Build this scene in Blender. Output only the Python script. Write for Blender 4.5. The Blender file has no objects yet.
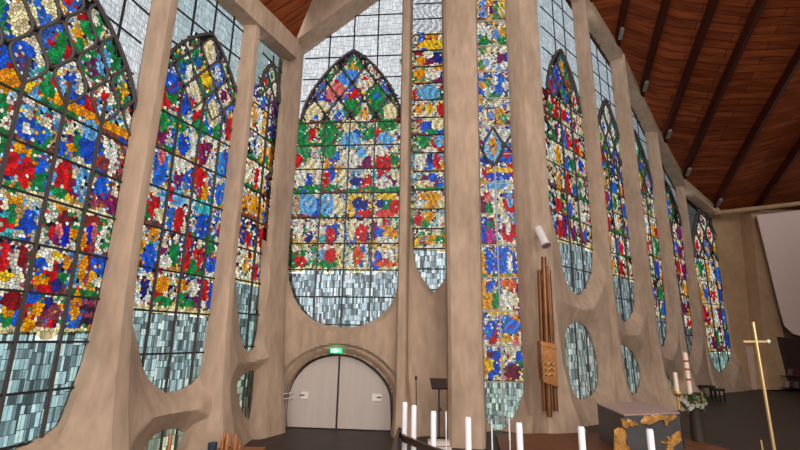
import bpy, bmesh, math, random
import numpy as np
from mathutils import Vector, Matrix
C = bpy.context.scene.collection
S = bpy.context.scene
# ------------------------------------------------------------ camera
FPX = 452.0; TH = math.atan(112/452.0); ROLL = math.radians(1.0); EYE = 3.0
Fv = np.array([0, math.cos(TH), math.sin(TH)]); R0 = np.array([1., 0, 0]); U0 = np.cross(R0, Fv)
Rv = R0*math.cos(ROLL)+U0*math.sin(ROLL); Uv = -R0*math.sin(ROLL)+U0*math.cos(ROLL)
cd = bpy.data.cameras.new('camera'); cam = bpy.data.objects.new('camera', cd); C.objects.link(cam)
cd.sensor_width = 36; cd.lens = 36*FPX/800; cd.clip_end = 300
m = Matrix.Identity(4)
for i in range(3): m[i][0] = Rv[i]; m[i][1] = Uv[i]; m[i][2] = -Fv[i]
m[2][3] = EYE; cam.matrix_world = m; S.camera = cam
# ------------------------------------------------------------ world, lights, exposure
SKY = 2.0
w = bpy.data.worlds.new('sky'); S.world = w; w.use_nodes = True
nt = w.node_tree; bg = nt.nodes['Background']; tc = nt.nodes.new('ShaderNodeTexCoord'); sx = nt.nodes.new('ShaderNodeSeparateXYZ')
rp = nt.nodes.new('ShaderNodeValToRGB'); rp.color_ramp.elements[0].position = 0.35; rp.color_ramp.elements[1].position = 0.75
rp.color_ramp.elements[0].color = (0.86, 0.90, 0.92, 1); rp.color_ramp.elements[1].color = (1.0, 1.0, 1.0, 1)
mr = nt.nodes.new('ShaderNodeMapRange'); mr.inputs[1].default_value = -1; mr.inputs[2].default_value = 1
nt.links.new(tc.outputs['Generated'], sx.inputs[0]); nt.links.new(sx.outputs['Z'], mr.inputs[0])
nt.links.new(mr.outputs[0], rp.inputs[0]); nt.links.new(rp.outputs[0], bg.inputs['Color']); bg.inputs['Strength'].default_value = SKY
def area(name, loc, aim, size, power, col):
    l = bpy.data.lights.new(name, 'AREA'); l.shape = 'RECTANGLE'; l.size = size[0]; l.size_y = size[1]; l.energy = power; l.color = col
    o = bpy.data.objects.new(name, l); C.objects.link(o); o.location = loc
    o.rotation_euler = (Vector(aim)-Vector(loc)).to_track_quat('-Z', 'Y').to_euler()
    return o
area('nave_fill', (8, -6, 7), (-4, 14, 9), (12, 8), 1250, (1.0, 0.90, 0.80))  # added fill lamp behind the camera, brightens the concrete
area('nave_fill', (-6, -5, 8), (9, 20, 8), (6, 5), 700, (1.0, 0.88, 0.78))  # second added fill from the left, brings out the right piers' near sides
S.view_settings.view_transform = 'Standard'; S.view_settings.look = 'None'; S.view_settings.gamma = 1
S.view_settings.exposure = 0.0; S.view_settings.use_curve_mapping = False
# ------------------------------------------------------------ helpers
def lin(c):
    c = np.array(c[:3], float)/255
    return np.where(c <= 0.04045, c/12.92, ((c+0.055)/1.055)**2.4)
def tag(o, label=None, cat=None, group=None, kind=None):
    if label: o['label'] = label
    if cat: o['category'] = cat
    if group: o['group'] = group
    if kind: o['kind'] = kind
    return o
def obj(name, verts, faces, mat, parent=None, smooth=35, sub=0):
    me = bpy.data.meshes.new(name); me.from_pydata([tuple(map(float, v)) for v in verts], [], faces); me.update()
    if smooth:
        for p in me.polygons: p.use_smooth = True
        me.set_sharp_from_angle(angle=math.radians(smooth))
    o = bpy.data.objects.new(name, me); C.objects.link(o)
    if mat: me.materials.append(mat)
    if parent: o.parent = parent
    if sub:
        md = o.modifiers.new('sub', 'SUBSURF'); md.levels = sub; md.render_levels = sub
    return o
def empty(name, loc=(0, 0, 0), rz=0):
    o = bpy.data.objects.new(name, None); C.objects.link(o); o.location = loc; o.rotation_euler = (0, 0, rz); o.empty_display_size = .1
    return o
class MB:
    def __init__(s): s.v = []; s.f = []
    def add(s, vs, fs):
        n = len(s.v); s.v += [tuple(map(float, p)) for p in vs]; s.f += [tuple(i+n for i in f) for f in fs]; return s
    def box(s, x0, x1, y0, y1, z0, z1):
        return s.add([(x0,y0,z0),(x1,y0,z0),(x1,y1,z0),(x0,y1,z0),(x0,y0,z1),(x1,y0,z1),(x1,y1,z1),(x0,y1,z1)],
              [(0,3,2,1),(4,5,6,7),(0,1,5,4),(1,2,6,5),(2,3,7,6),(3,0,4,7)])
    def hexa(s, p): # 8 points, bottom loop then top loop
        return s.add(p, [(0,3,2,1),(4,5,6,7),(0,1,5,4),(1,2,6,5),(2,3,7,6),(3,0,4,7)])
    def lathe(s, prof, n=16, c=(0, 0, 0)):
        vs = []; fs = []
        for (r, z) in prof:
            for k in range(n):
                a = 2*math.pi*k/n; vs.append((c[0]+r*math.cos(a), c[1]+r*math.sin(a), c[2]+z))
        for i in range(len(prof)-1):
            for k in range(n): fs.append((i*n+k, i*n+(k+1) % n, (i+1)*n+(k+1) % n, (i+1)*n+k))
        fs.append(tuple(range(n))[::-1]); fs.append(tuple((len(prof)-1)*n+k for k in range(n)))
        return s.add(vs, fs)
    def tube(s, pts, r, n=8, closed=False, flat=None):
        pts = [Vector(p) for p in pts]; vs = []; fs = []; N = len(pts); prev = None
        for i, p in enumerate(pts):
            if closed: t = pts[(i+1) % N]-pts[i-1]
            else: t = pts[min(i+1, N-1)]-pts[max(i-1, 0)]
            t.normalize()
            if prev is None:
                prev = Vector((0, 0, 1)) if abs(t.z) < .9 else Vector((1, 0, 0))
            a = (prev-t*prev.dot(t)).normalized(); prev = a; b = t.cross(a)
            rr = r[i] if isinstance(r, (list, tuple)) else r
            for k in range(n):
                g = 2*math.pi*(k+.5)/n; vs.append(p+a*(rr*math.cos(g))+b*(rr*math.sin(g)))
        M = N if closed else N-1
        for i in range(M):
            j = (i+1) % N
            for k in range(n): fs.append((i*n+k, i*n+(k+1) % n, j*n+(k+1) % n, j*n+k))
        if not closed: fs.append(tuple(range(n))[::-1]); fs.append(tuple((N-1)*n+k for k in range(n)))
        return s.add(vs, fs)
    def bar(s, a, b, w, d, up=(0, 0, 1)): # rectangular bar from a to b
        a = Vector(a); b = Vector(b); t = (b-a).normalized(); u = Vector(up); x = t.cross(u)
        if x.length < 1e-4: x = t.cross(Vector((1, 0, 0)))
        x.normalize(); y = x.cross(t)
        c = [(-w/2, -d/2), (w/2, -d/2), (w/2, d/2), (-w/2, d/2)]
        return s.add([a+x*i+y*j for i, j in c]+[b+x*i+y*j for i, j in c], [(0,3,2,1),(4,5,6,7),(0,1,5,4),(1,2,6,5),(2,3,7,6),(3,0,4,7)])
    def build(s, name, mat, parent=None, smooth=35, sub=0): return obj(name, s.v, s.f, mat, parent, smooth, sub)
def ray(px, py): return Fv+Rv*((px-400)/FPX)+Uv*((225-py)/FPX)
def gnd(px, py, z=0):
    r = ray(px, py); t = (z-EYE)/r[2]; return np.array([0, 0, EYE])+r*t
def at_depth(px, py, Y):
    r = ray(px, py); return np.array([0, 0, EYE])+r*(Y/r[1])
class Plane:
    def __init__(s, P, Q=None, deg=None):
        s.P = np.array([P[0], P[1], 0.]); a = math.radians(deg) if deg is not None else math.atan2(Q[0]-P[0], Q[1]-P[1])
        s.deg = math.degrees(a); s.U = np.array([math.sin(a), math.cos(a), 0]); s.N = np.array([math.cos(a), -math.sin(a), 0])
        s.L = math.hypot(Q[0]-P[0], Q[1]-P[1]) if Q is not None else 0
    def uv(s, px, py, d=0):
        r = ray(px, py); o = np.array([0, 0, EYE]); P = s.P+s.N*d
        p = o+r*(s.N@(P-o)/(s.N@r)); return (float((p-s.P)@s.U), float(p[2]))
    def pt(s, u, v, d=0): return tuple(s.P+s.U*u+s.N*d+np.array([0, 0, v]))
def catmull(pts, k=6, closed=True):
    pts = np.array(pts, float); n = len(pts); out = []
    for i in range(n if closed else n-1):
        p = [pts[(i+j) % n] if closed else pts[min(max(i+j, 0), n-1)] for j in (-1, 0, 1, 2)]
        for t in np.linspace(0, 1, k, endpoint=False):
            out.append(.5*((2*p[1])+(-p[0]+p[2])*t+(2*p[0]-5*p[1]+4*p[2]-p[3])*t*t+(-p[0]+3*p[1]-3*p[2]+p[3])*t**3))
    if not closed: out.append(pts[-1])
    return np.array(out)
def sdf(poly, X): # signed distance, negative inside; also closest point
    poly = np.array(poly); A = poly; B = np.roll(poly, -1, 0); d = B-A
    best = np.full(len(X), 1e9); cp = np.zeros_like(X); ins = np.zeros(len(X), bool)
    for a, b, e in zip(A, B, d):
        L = e@e
        if L < 1e-12: continue
        t = np.clip(((X-a)@e)/L, 0, 1); q = a+t[:, None]*e; r = np.hypot(*(X-q).T); k = r < best
        best[k] = r[k]; cp[k] = q[k]
        c = (a[1] > X[:, 1]) != (b[1] > X[:, 1])
        if abs(b[1]-a[1]) > 1e-12: ins ^= c & (X[:, 0] < (b[0]-a[0])*(X[:, 1]-a[1])/(b[1]-a[1])+a[0])
    return np.where(ins, -best, best), cp
# ------------------------------------------------------------ materials
def mat(name, col, rough=.6, metal=0, noise=None, bump=0, spec=.5, emit=None, attr=None, hue=None, scale3=None):
    M = bpy.data.materials.new(name); M.use_nodes = True; n = M.node_tree.nodes; l = M.node_tree.links; b = n['Principled BSDF']
    b.inputs['Roughness'].default_value = rough; b.inputs['Metallic'].default_value = metal; b.inputs['Specular IOR Level'].default_value = spec
    col = tuple(col)[:3]; b.inputs['Base Color'].default_value = (*col, 1)
    if noise:
        sc, amt = noise
        g = n.new('ShaderNodeNewGeometry'); mp = n.new('ShaderNodeMapping'); l.new(g.outputs['Position'], mp.inputs['Vector'])
        if scale3: mp.inputs['Scale'].default_value = scale3
        t = n.new('ShaderNodeTexNoise'); t.inputs['Scale'].default_value = sc; t.inputs['Detail'].default_value = 8; l.new(mp.outputs[0], t.inputs['Vector'])
        t2 = n.new('ShaderNodeTexNoise'); t2.inputs['Scale'].default_value = sc*.23; t2.inputs['Detail'].default_value = 4; l.new(mp.outputs[0], t2.inputs['Vector'])
        ad = n.new('ShaderNodeMath'); ad.operation = 'ADD'; l.new(t.outputs['Fac'], ad.inputs[0]); l.new(t2.outputs['Fac'], ad.inputs[1])
        r = n.new('ShaderNodeMapRange'); r.inputs[1].default_value = .6; r.inputs[2].default_value = 1.4; l.new(ad.outputs[0], r.inputs[0])
        mx = n.new('ShaderNodeMix'); mx.data_type = 'RGBA'; l.new(r.outputs[0], mx.inputs[0])
        c2 = hue if hue else tuple(c*(1-amt) for c in col)
        mx.inputs[6].default_value = (*c2, 1); mx.inputs[7].default_value = (*tuple(min(1, c*(1+amt*.6)) for c in col), 1)
        l.new(mx.outputs[2], b.inputs['Base Color'])
        if bump:
            bp = n.new('ShaderNodeBump'); bp.inputs['Strength'].default_value = bump; bp.inputs['Distance'].default_value = .02
            l.new(t.outputs['Fac'], bp.inputs['Height']); l.new(bp.outputs[0], b.inputs['Normal'])
    if emit: b.inputs['Emission Color'].default_value = (*emit[0], 1); b.inputs['Emission Strength'].default_value = emit[1]
    return M
CONC = mat('board_marked_concrete', (.43, .295, .205), .75, noise=(3.6, .34), bump=.4, spec=.2, scale3=(1.6, 1.6, .45))
LEAD = mat('lead_came', (.022, .020, .020), .6, spec=.3)
IRON = mat('grey_window_bar', (.065, .055, .052), .55, spec=.3)
PALEBAR = mat('pale_window_bar', (.42, .36, .33), .55)
DARKWOOD = mat('dark_roof_timber', (.055, .012, .006), .7, noise=(3, .3), spec=.1)
BLACK = mat('black_metal', (.012, .012, .012), .45)
def glass_mat():
    M = bpy.data.materials.new('stained_glass'); M.use_nodes = True; n = M.node_tree.nodes; l = M.node_tree.links
    n.remove(n['Principled BSDF']); out = n['Material Output']
    at = n.new('ShaderNodeAttribute'); at.attribute_name = 'Col'
    g = n.new('ShaderNodeNewGeometry'); nz = n.new('ShaderNodeTexNoise'); nz.inputs['Scale'].default_value = 9; nz.inputs['Detail'].default_value = 3
    l.new(g.outputs['Position'], nz.inputs['Vector'])
    mr = n.new('ShaderNodeMapRange'); mr.inputs[1].default_value = .3; mr.inputs[2].default_value = .7; mr.inputs[3].default_value = .86; mr.inputs[4].default_value = 1.16
    l.new(nz.outputs['Fac'], mr.inputs[0])
    vm = n.new('ShaderNodeVectorMath'); vm.operation = 'SCALE'; l.new(at.outputs['Color'], vm.inputs[0]); l.new(mr.outputs[0], vm.inputs['Scale'])
    tr = n.new('ShaderNodeBsdfTransparent'); l.new(vm.outputs[0], tr.inputs['Color'])
    gl = n.new('ShaderNodeBsdfGlossy'); gl.inputs['Roughness'].default_value = .35; gl.inputs['Color'].default_value = (.5, .5, .5, 1)
    mx = n.new('ShaderNodeMixShader'); mx.inputs[0].default_value = .03
    l.new(tr.outputs[0], mx.inputs[1]); l.new(gl.outputs[0], mx.inputs[2]); l.new(mx.outputs[0], out.inputs['Surface'])
    return M
GLASS = glass_mat()
# ------------------------------------------------------------ plan of the church
C0 = (-7.40, 5.2); C1 = (-6.20, 9.87); C2 = (-5.03, 12.72); C3c = (-4.38, 14.72); C3 = (-4.05, 16.05); C5a = (1.9, 15.5)
F0 = (1.7, 16.55); C6 = (5.0, 16.3)
a47 = math.radians(47)
def along(t): return (C6[0]+math.sin(a47)*t, C6[1]+math.cos(a47)*t)
T7, T8, T9, T10 = 5.15, 9.47, 14.0, 18.8
C7 = along(T7); C8 = along(T8); C9 = along(T9); C10 = along(T10)
KE = (C10[0]+4.6*math.sin(math.radians(57)), C10[1]+4.6*math.cos(math.radians(57)))
BA = Plane(C0, C1); BB = Plane(C1, C2); BC = Plane(C2, C3c); BD = Plane(C3, C5a); BF = Plane(F0, C6)
BG = Plane(C6, C7); BH = Plane(C7, C8); BI = Plane(C8, C9); BJ = Plane(C9, C10); BK = Plane(C10, KE)
def smooth01(a, b, x): t = np.clip((x-a)/(b-a), 0, 1); return t*t*(3-2*t)
# ------------------------------------------------------------ sculpted concrete webs
def web(name, pl, u0, u1, vtop, opens, pmax, near=.7, far=1.2, step=.085, relief=None, fade=1.6, back=.07):
    nu = int((u1-u0)/step)+1; nv = int(vtop/step)+1
    us = np.linspace(u0, u1, nu); vs = np.linspace(-.02, vtop, nv)
    X = np.array([(a, b) for b in vs for a in us]); P = np.full(len(X), 1e9); keep = np.ones(len(X), bool)
    pm = pmax(X[:, 1]); mins = np.full(len(X), 1e9); cpt = X.copy()
    for poly in opens:
        s, cp = sdf(poly, X); k = np.abs(s) < np.abs(mins); cpt[k] = cp[k]; mins = np.where(k, s, mins)
        if (s < 0).any(): keep &= s >= 0
        nx = np.clip((X[:, 0]-cp[:, 0])/np.maximum(np.abs(s), .02), -1, 1); nx = nx*.5+.5; nx = nx*nx*(3-2*nx); P = np.minimum(P, (near+(far-near)*nx)*np.maximum(s, 0))
    P = np.minimum(P, pm)
    if relief is not None: P = P+relief(X)
    if fade: P = P*(1-smooth01(vtop-fade, vtop, X[:, 1]))
    idx = np.arange(len(X)).reshape(nv, nu); faces = []; used = set()
    for j in range(nv-1):
        for i in range(nu-1):
            q = (idx[j, i], idx[j, i+1], idx[j+1, i+1], idx[j+1, i])
            if any(keep[k] for k in q): faces.append(tuple(int(k) for k in q)); used.update(q)
    V = []; 
    for k in range(len(X)):
        u, v = X[k]; d = P[k]
        if not keep[k]:
            u, v = cpt[k]; d = 0
        V.append(pl.pt(u, v, d))
    # skirt round the openings, giving the wall its thickness
    rimv = {}
    def rb(k):
        if k not in rimv:
            u, v = cpt[k]; rimv[k] = len(V); V.append(pl.pt(u, v, -back))
        return rimv[k]
    cnt = {}
    for f in faces:
        for a, b in zip(f, f[1:]+f[:1]): cnt[(a, b)] = 1
    extra = []
    for (a, b) in cnt:
        if (b, a) not in cnt and not keep[a] and not keep[b]: extra.append((b, a, rb(a), rb(b)))
    ren = {}; VV = []; FF = []
    for f in faces+extra:
        g = []
        for k in f:
            if k not in ren: ren[k] = len(VV); VV.append(V[k])
            g.append(ren[k])
        FF.append(tuple(g))
    o = obj(name, VV, FF, CONC, smooth=28); tag(o, kind='structure'); return o
# ------------------------------------------------------------ stained glass
WHITE = (232, 226, 205); PAL_ROBE = [(196, 24, 32), (200, 30, 30), (28, 78, 190), (40, 110, 210), (20, 130, 70), (235, 160, 30), (120, 30, 90), (235, 235, 225)]
PAL_BG = [(90, 160, 215), (120, 180, 225), (60, 120, 200), (40, 140, 80), (225, 215, 190), (70, 70, 130), (150, 70, 80)]
PAL_MISC = [(232, 226, 205), (240, 190, 60), (225, 140, 40), (60, 120, 200), (200, 40, 40), (50, 140, 80), (245, 240, 220), (130, 60, 80), (30, 40, 90), (150, 190, 220), (235, 225, 200)]
def inarch(x, t, p=1.7): return abs(x) <= max(0, 1-max(t, 0)**p)**.85
def clip_cell(poly, mx, my, nx, ny):
    out = []; n = len(poly)
    for i in range(n):
        a = poly[i]; b = poly[(i+1) % n]; da = (a[0]-mx)*nx+(a[1]-my)*ny; db = (b[0]-mx)*nx+(b[1]-my)*ny
        if da <= 0: out.append(a)
        if (da < 0 < db) or (db < 0 < da):
            t = da/(da-db); out.append((a[0]+(b[0]-a[0])*t, a[1]+(b[1]-a[1])*t))
    return out
def window(idx, pl, outline, topline, nl, bar_px, stain_lo, arch, clear_col, off=-.03, seed=1, piece=.14, blobs=(), bright=1.0,
           lead=.0045, label=None, barcol=None, mull=.05, xl=None, opening=None, reg=None, mid=None, barw=.045, white=None, sat=1.12, skip_mull=None, tealo=None, tones=None, dark=.06, strips=(), bgs=None, gap=None):
    rnd = random.Random(seed*77+5)
    pts = [tuple(p) for p in (outline if opening is None else opening)]
    uL, uR = xl if xl else (pts[0][0], pts[-1][0])
    zt = lambda u: topline(u) if callable(topline) else topline
    body = catmull(pts, 5, closed=False).tolist()
    poly = [(uL, zt(uL))]+body+[(uR, zt(uR))] if opening is None else catmull(pts, 4).tolist()
    poly = np.array(poly)
    top = empty('window_%d' % idx); tag(top, label, kind='structure')
    lo = poly.min(0); hi = poly.max(0)
    # bars
    vs_bars = []
    if bar_px:
        x, ya, yb, k = bar_px; va = pl.uv(x, ya)[1]; vb = pl.uv(x, yb)[1]; sp = (vb-va)/k; v = va
        while v-sp > lo[1]: v -= sp
        while v < hi[1]: vs_bars.append(v); v += sp
    ues = [uL+(uR-uL)*i/nl for i in range(nl+1)]
    v_st = pl.uv(*stain_lo)[1] if stain_lo else 1e9
    if arch:
        ua, v_a = pl.uv(*arch[0]); v_s = pl.uv(*arch[1])[1]
        uc = (uL+uR)/2; hw = (uR-uL)/2
    else: v_a = v_s = 1e9
    regs = sorted(vs_bars+[v_st] if stain_lo else vs_bars)
    # lights of the tracery head
    lens = []
    if arch:
        lw = (uR-uL)/nl; hs = lw*.70; r = 0; v = v_a-hs*1.15
        while v > v_s-hs*.2:
            o = 0 if (r % 2 == 0) == (nl % 2 == 1) else .5
            for i in range(-1, nl+1):
                cu = uL+lw*(i+.5+o)
                if abs(cu-uc) < 1e-3 or True:
                    if inarch((cu-uc)/hw*.9, (v-v_s)/(v_a-v_s)*.96): lens.append((cu, v, lw*.39, hs*.86, rnd.randint(0, 10**6)))
            v -= hs; r += 1
    def in_lens(u, v):
        if not inarch((u-uc)/hw*1.07, (v-v_s)/(v_a-v_s)*1.03): return None
        for L in lens:
            y = (v-L[1])/L[3]
            if abs(y) < 1 and abs(u-L[0])/L[2] < (1-abs(y)**1.5): return L
        return None
    def region(u, v):
        if v < v_st: return 'clear'
        if arch and v > v_s-.0:
            t = (v-v_s)/(v_a-v_s)
            if t >= 1 or not inarch((u-uc)/hw, t): return 'clear'
            return 'head'
        return 'pic'
    zz = [z for z in (tones or [])]
    # seeds
    seeds = []
    z = lo[1]-.3
    ub = lo[0]-.32; wsc = 1 if piece < .11 else 1.35
    while ub < hi[0]+.32: # clear glass: small upright strips set in irregular rows
        bw = rnd.uniform(.3, .6)*wsc; z = lo[1]-.3-rnd.random()*.2
        while z < hi[1]+.2:
            hh_ = rnd.uniform(.13, .30)*wsc; u = ub
            while u < ub+bw-1e-6:
                wd = min(rnd.uniform(.035, .09)*wsc, ub+bw-u)
                if ub+bw-u-wd < .02: wd = ub+bw-u
                if region(u+wd/2, z+hh_/2) == 'clear': seeds.append((u+wd/2, z+hh_/2, 'c', wd, hh_))
                u += wd
            z += hh_
        ub += bw
    z = lo[1]
    while z < hi[1]+.2:
        u = lo[0]-.32
        while u < hi[0]+.32:
            a = u+rnd.uniform(-.42, .42)*piece; b = z+rnd.uniform(-.42, .42)*piece
            rg = region(a, b)
            if rg != 'clear': seeds.append((a, b, rg))
            u += piece*.9
        z += piece*1.05
    P = np.array([(s[0], s[1]) for s in seeds]); sd, _ = sdf(poly, P)
    grid = {}; G = .3
    for i, s in enumerate(seeds): grid.setdefault((int(s[0]//G), int(s[1]//G)), []).append(i)
    bl = []
    for b in blobs: # photo px ellipses -> plane
        cu, cv = pl.uv(b[0], b[1]); ru = abs(pl.uv(b[0]+b[2], b[1])[0]-cu); rv = abs(pl.uv(b[0], b[1]-b[3])[1]-cv)
        bl.append((cu, cv, max(ru, .08), max(rv, .08), b[4]))
    stp = [(pl.uv(a_, b_)[1], pl.uv(a_, b_)[1]+h_, c_) for a_, b_, h_, c_ in strips]
    sceneR = {}
    def picture(u, v):
        i = min(nl-1, max(0, int((u-uL)/(uR-uL)*nl))); j = sum(1 for q in regs if q < v)
        vlo = regs[j-1] if j > 0 else lo[1]; vhi = regs[j] if j < len(regs) else vlo+1
        key = (i, j)
        if key not in sceneR:
            r = random.Random(seed*1000+i*37+j*101)
            sceneR[key] = dict(bg=r.choice(bgs or PAL_BG), f=[(r.uniform(.15, .85), r.uniform(.3, .6), r.uniform(.13, .26), r.uniform(.28, .5), r.choice(PAL_ROBE)) for _ in range(r.choice([1, 2, 2, 3]))],
                ft=r.choice([(40, 120, 60), (225, 215, 185), (225, 215, 185), (120, 70, 60), (200, 150, 70)]), hd=r.random())
        s = sceneR[key]; x = (u-ues[i])/(ues[i+1]-ues[i]); y = (v-vlo)/max(.01, vhi-vlo)
        for b in bl:
            if ((u-b[0])/b[2])**2+((v-b[1])/b[3])**2 < 1: return b[4] if rnd.random() < .93 else rnd.choice(PAL_MISC)
        if mid:
            c = mid(u, v, i, j, x, y, rnd)
            if c is not None: return c
        for st in stp:
            if st[0] < v < st[1]: return st[2]
        if stain_lo and 0 < v-v_st < .13: return (240, 222, 170)
        for f in s['f']:
            if abs(x-f[0]) < .09 and abs(y-f[1]-f[3]) < .12: return (238, 222, 190)
            if ((x-f[0])/f[2])**2+((y-f[1])/f[3])**2 < 1: return f[4] if rnd.random() < .93 else rnd.choice(PAL_MISC)
        if y < .16: return s['ft']
        q = rnd.random()
        if q < dark: return (26, 20, 28)
        return s['bg'] if q < .45 else (WHITE if q < .66 else rnd.choice(PAL_MISC))
    V = []; F = []; COLS = []; MI = []
    darkc = (14, 13, 16)
    B = .24
    for i, s in enumerate(seeds):
        if sd[i] > .3: continue
        x, y = s[0], s[1]
        poly_c = [(x-B, y-B), (x+B, y-B), (x+B, y+B), (x-B, y+B)]
        gx, gy = int(x//G), int(y//G); nb = []
        for a in (-1, 0, 1):
            for b in (-1, 0, 1):
                for k in grid.get((gx+a, gy+b), ()):
                    if k != i:
                        dd = (seeds[k][0]-x)**2+(seeds[k][1]-y)**2
                        if dd < .34: nb.append((dd, k))
        nb.sort()
        rmax = 1e9
        for dd, k in nb[:26]:
            if dd > 4*rmax: break
            q = seeds[k]; poly_c = clip_cell(poly_c, (x+q[0])/2, (y+q[1])/2, q[0]-x, q[1]-y)
            if len(poly_c) < 3: break
            rmax = max((p[0]-x)**2+(p[1]-y)**2 for p in poly_c)
        if s[2] == 'c': poly_c = [(x-s[3]/2, y-s[4]/2), (x+s[3]/2, y-s[4]/2), (x+s[3]/2, y+s[4]/2), (x-s[3]/2, y+s[4]/2)]
        if len(poly_c) < 3: continue
        if s[2] == 'c':
            g = rnd.random(); cc = tones[0] if tones and y < v_st else clear_col
            k = (.5+.85*g) if y < v_st else (.9+.14*g)
            col = tuple(np.clip(np.array(cc)*k, 0, 255))
            if y < v_st and rnd.random() < .12: col = tuple(np.clip(np.array(cc)*1.35*np.array([1.08, 1.02, .98]), 0, 255))
        elif s[2] == 'head':
            L = in_lens(x, y)
            bb = None
            for b in bl:
                if ((x-b[0])/b[2])**2+((y-b[1])/b[3])**2 < 1: bb = b[4]
            if L is None: col = darkc if rnd.random() < .82 else rnd.choice([(90, 60, 60), (225, 210, 180), (225, 210, 180), (60, 70, 130)])
            elif bb: col = bb
            else:
                r = random.Random(L[4]); c1 = r.choice([(232, 222, 195), (236, 226, 200), (60, 110, 200), (35, 130, 75)]); c2 = r.choice(PAL_ROBE)
                dn = math.hypot((x-L[0])/L[2], (y-L[1])/L[3]); col = c2 if dn < .45 and rnd.random() < .8 else (c1 if rnd.random() < .7 else rnd.choice(PAL_MISC))
        else: col = picture(x, y)
        if s[2] != 'c':
            k = rnd.uniform(.86, 1.14)*(.92+.16*math.sin(26*x+4*math.sin(5*y+x*2))); c = np.array(col, float); g = c.mean(); c = g+(c-g)*sat; col = tuple(np.clip(c*k*bright, 0, 255))
        lc = lin(col)/SKY
        cx = sum(p[0] for p in poly_c)/len(poly_c); cy = sum(p[1] for p in poly_c)/len(poly_c)
        ins = []
        for p in poly_c:
            d = math.hypot(p[0]-cx, p[1]-cy); k = max(.3, 1-(lead if s[2] != 'c' else lead*.7)/max(d, .01)*1.3); ins.append((cx+(p[0]-cx)*k, cy+(p[1]-cy)*k) if s[2] != 'c' else (p[0]+(lead*.8 if p[0] < cx else -lead*.8), p[1]+(lead*1.2 if p[1] < cy else -lead*1.2)))
        n0 = len(V); n = len(poly_c)
        of = off-.012 if s[2] == 'c' else off; V += [pl.pt(p[0], p[1], of) for p in ins]; V += [pl.pt(p[0], p[1], of) for p in poly_c]
        F.append(tuple(range(n0, n0+n))); COLS.append(lc); MI.append(0)
        for k in range(n): F.append((n0+k, n0+n+k, n0+n+(k+1) % n, n0+(k+1) % n)); COLS.append((0, 0, 0)); MI.append(1)
    me = bpy.data.meshes.new('stained_glass'); me.from_pydata(V, [], F)
    me.materials.append(GLASS); me.materials.append(LEAD); me.polygons.foreach_set('material_index', MI)
    ca = me.color_attributes.new('Col', 'FLOAT_COLOR', 'CORNER'); arr = np.ones((len(me.loops), 4), np.float32); k = 0
    for f, c in zip(F, COLS): arr[k:k+len(f), :3] = c; k += len(f)
    ca.data.foreach_set('color', arr.ravel()); o = bpy.data.objects.new('stained_glass', me); C.objects.link(o); o.parent = top
    bm_ = barcol or IRON
    # mullions and crossbars, inside the outline only
    def span(fix, axis):
        a, b = (lo[1], hi[1]) if axis == 'v' else (lo[0], hi[0]); n = 160; t = np.linspace(a, b, n)
        X = np.array([(fix, q) if axis == 'v' else (q, fix) for q in t]); s, _ = sdf(poly, X); ok = t[s < .03]
        return (ok[0], ok[-1]) if len(ok) > 1 else None
    for e in ues[1:-1]:
        r = span(e, 'v')
        if not r: continue
        a, b = r
        if arch: # the mullion stops where the tracery starts, a thin bar goes on above
            MB().bar(pl.pt(e, a, 0), pl.pt(e, min(b, v_s), 0), mull, .05, up=tuple(pl.N)).build('mullion', bm_, top, 0)
            hb = v_s+(v_a-v_s)*max(0, 1-abs((e-uc)/hw)**1.3)
            if b > hb+.2: MB().bar(pl.pt(e, hb, 0), pl.pt(e, b, 0), barw*1.2, .03, up=tuple(pl.N)).build('glazing_bar', LEAD, top, 0)
        else:
            if skip_mull: b = min(b, skip_mull)
            MB().bar(pl.pt(e, a, 0), pl.pt(e, b, 0), mull, .05, up=tuple(pl.N)).build('mullion', bm_, top, 0)
    for v in vs_bars:
        r = span(v, 'u')
        if not r: continue
        a, b = r
        if arch and v_s < v < v_a: 
            x = uc-hw*max(0, 1-((v-v_s)/(v_a-v_s))**1.7)**.85
            if x-a > .1: MB().bar(pl.pt(a, v, 0), pl.pt(x, v, 0), barw, .03, up=tuple(pl.N)).build('crossbar', LEAD, top, 0)
            x2 = 2*uc-x
            if b-x2 > .1: MB().bar(pl.pt(x2, v, 0), pl.pt(b, v, 0), barw, .03, up=tuple(pl.N)).build('crossbar', LEAD, top, 0)
        else: MB().bar(pl.pt(a, v, 0), pl.pt(b, v, 0), barw, .03, up=tuple(pl.N)).build('crossbar', LEAD if barcol is None else bm_, top, 0)
    if arch:
        mb = MB()
        rim = []
        for t in np.linspace(0, 1, 22):
            rim.append((uc-hw*max(0, 1-t**1.7)**.85, v_s+(v_a-v_s)*t))
        rim += [(2*uc-a, b) for a, b in rim[::-1][1:]]
        mb.tube([pl.pt(a, b, 0) for a, b in rim], mull*.95, 6)
        for L in lens:
            ring = []
            for t in np.linspace(-1, 1, 12): ring.append((L[0]+L[2]*(1-abs(t)**1.5)*1.08, L[1]+L[3]*t*1.04))
            for t in np.linspace(1, -1, 12)[1:-1]: ring.append((L[0]-L[2]*(1-abs(t)**1.5)*1.08, L[1]+L[3]*t*1.04))
            ins_ = [inarch((a-uc)/hw, (b-v_s)/(v_a-v_s)) or (b < v_s and abs(a-uc) < hw) for a, b in ring]
            if all(ins_): mb.tube([pl.pt(a, b, 0) for a, b in ring], mull*.55, 6, closed=True)
            else:
                k0 = ins_.index(False); seg = []
                for q in range(1, len(ring)+1):
                    z_ = (k0+q) % len(ring)
                    if ins_[z_]: seg.append(ring[z_])
                    else:
                        if len(seg) > 1: mb.tube([pl.pt(a, b, 0) for a, b in seg], mull*.55, 6)
                        seg = []
        mb.build('tracery', bm_, top, 50)
    return top
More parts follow.
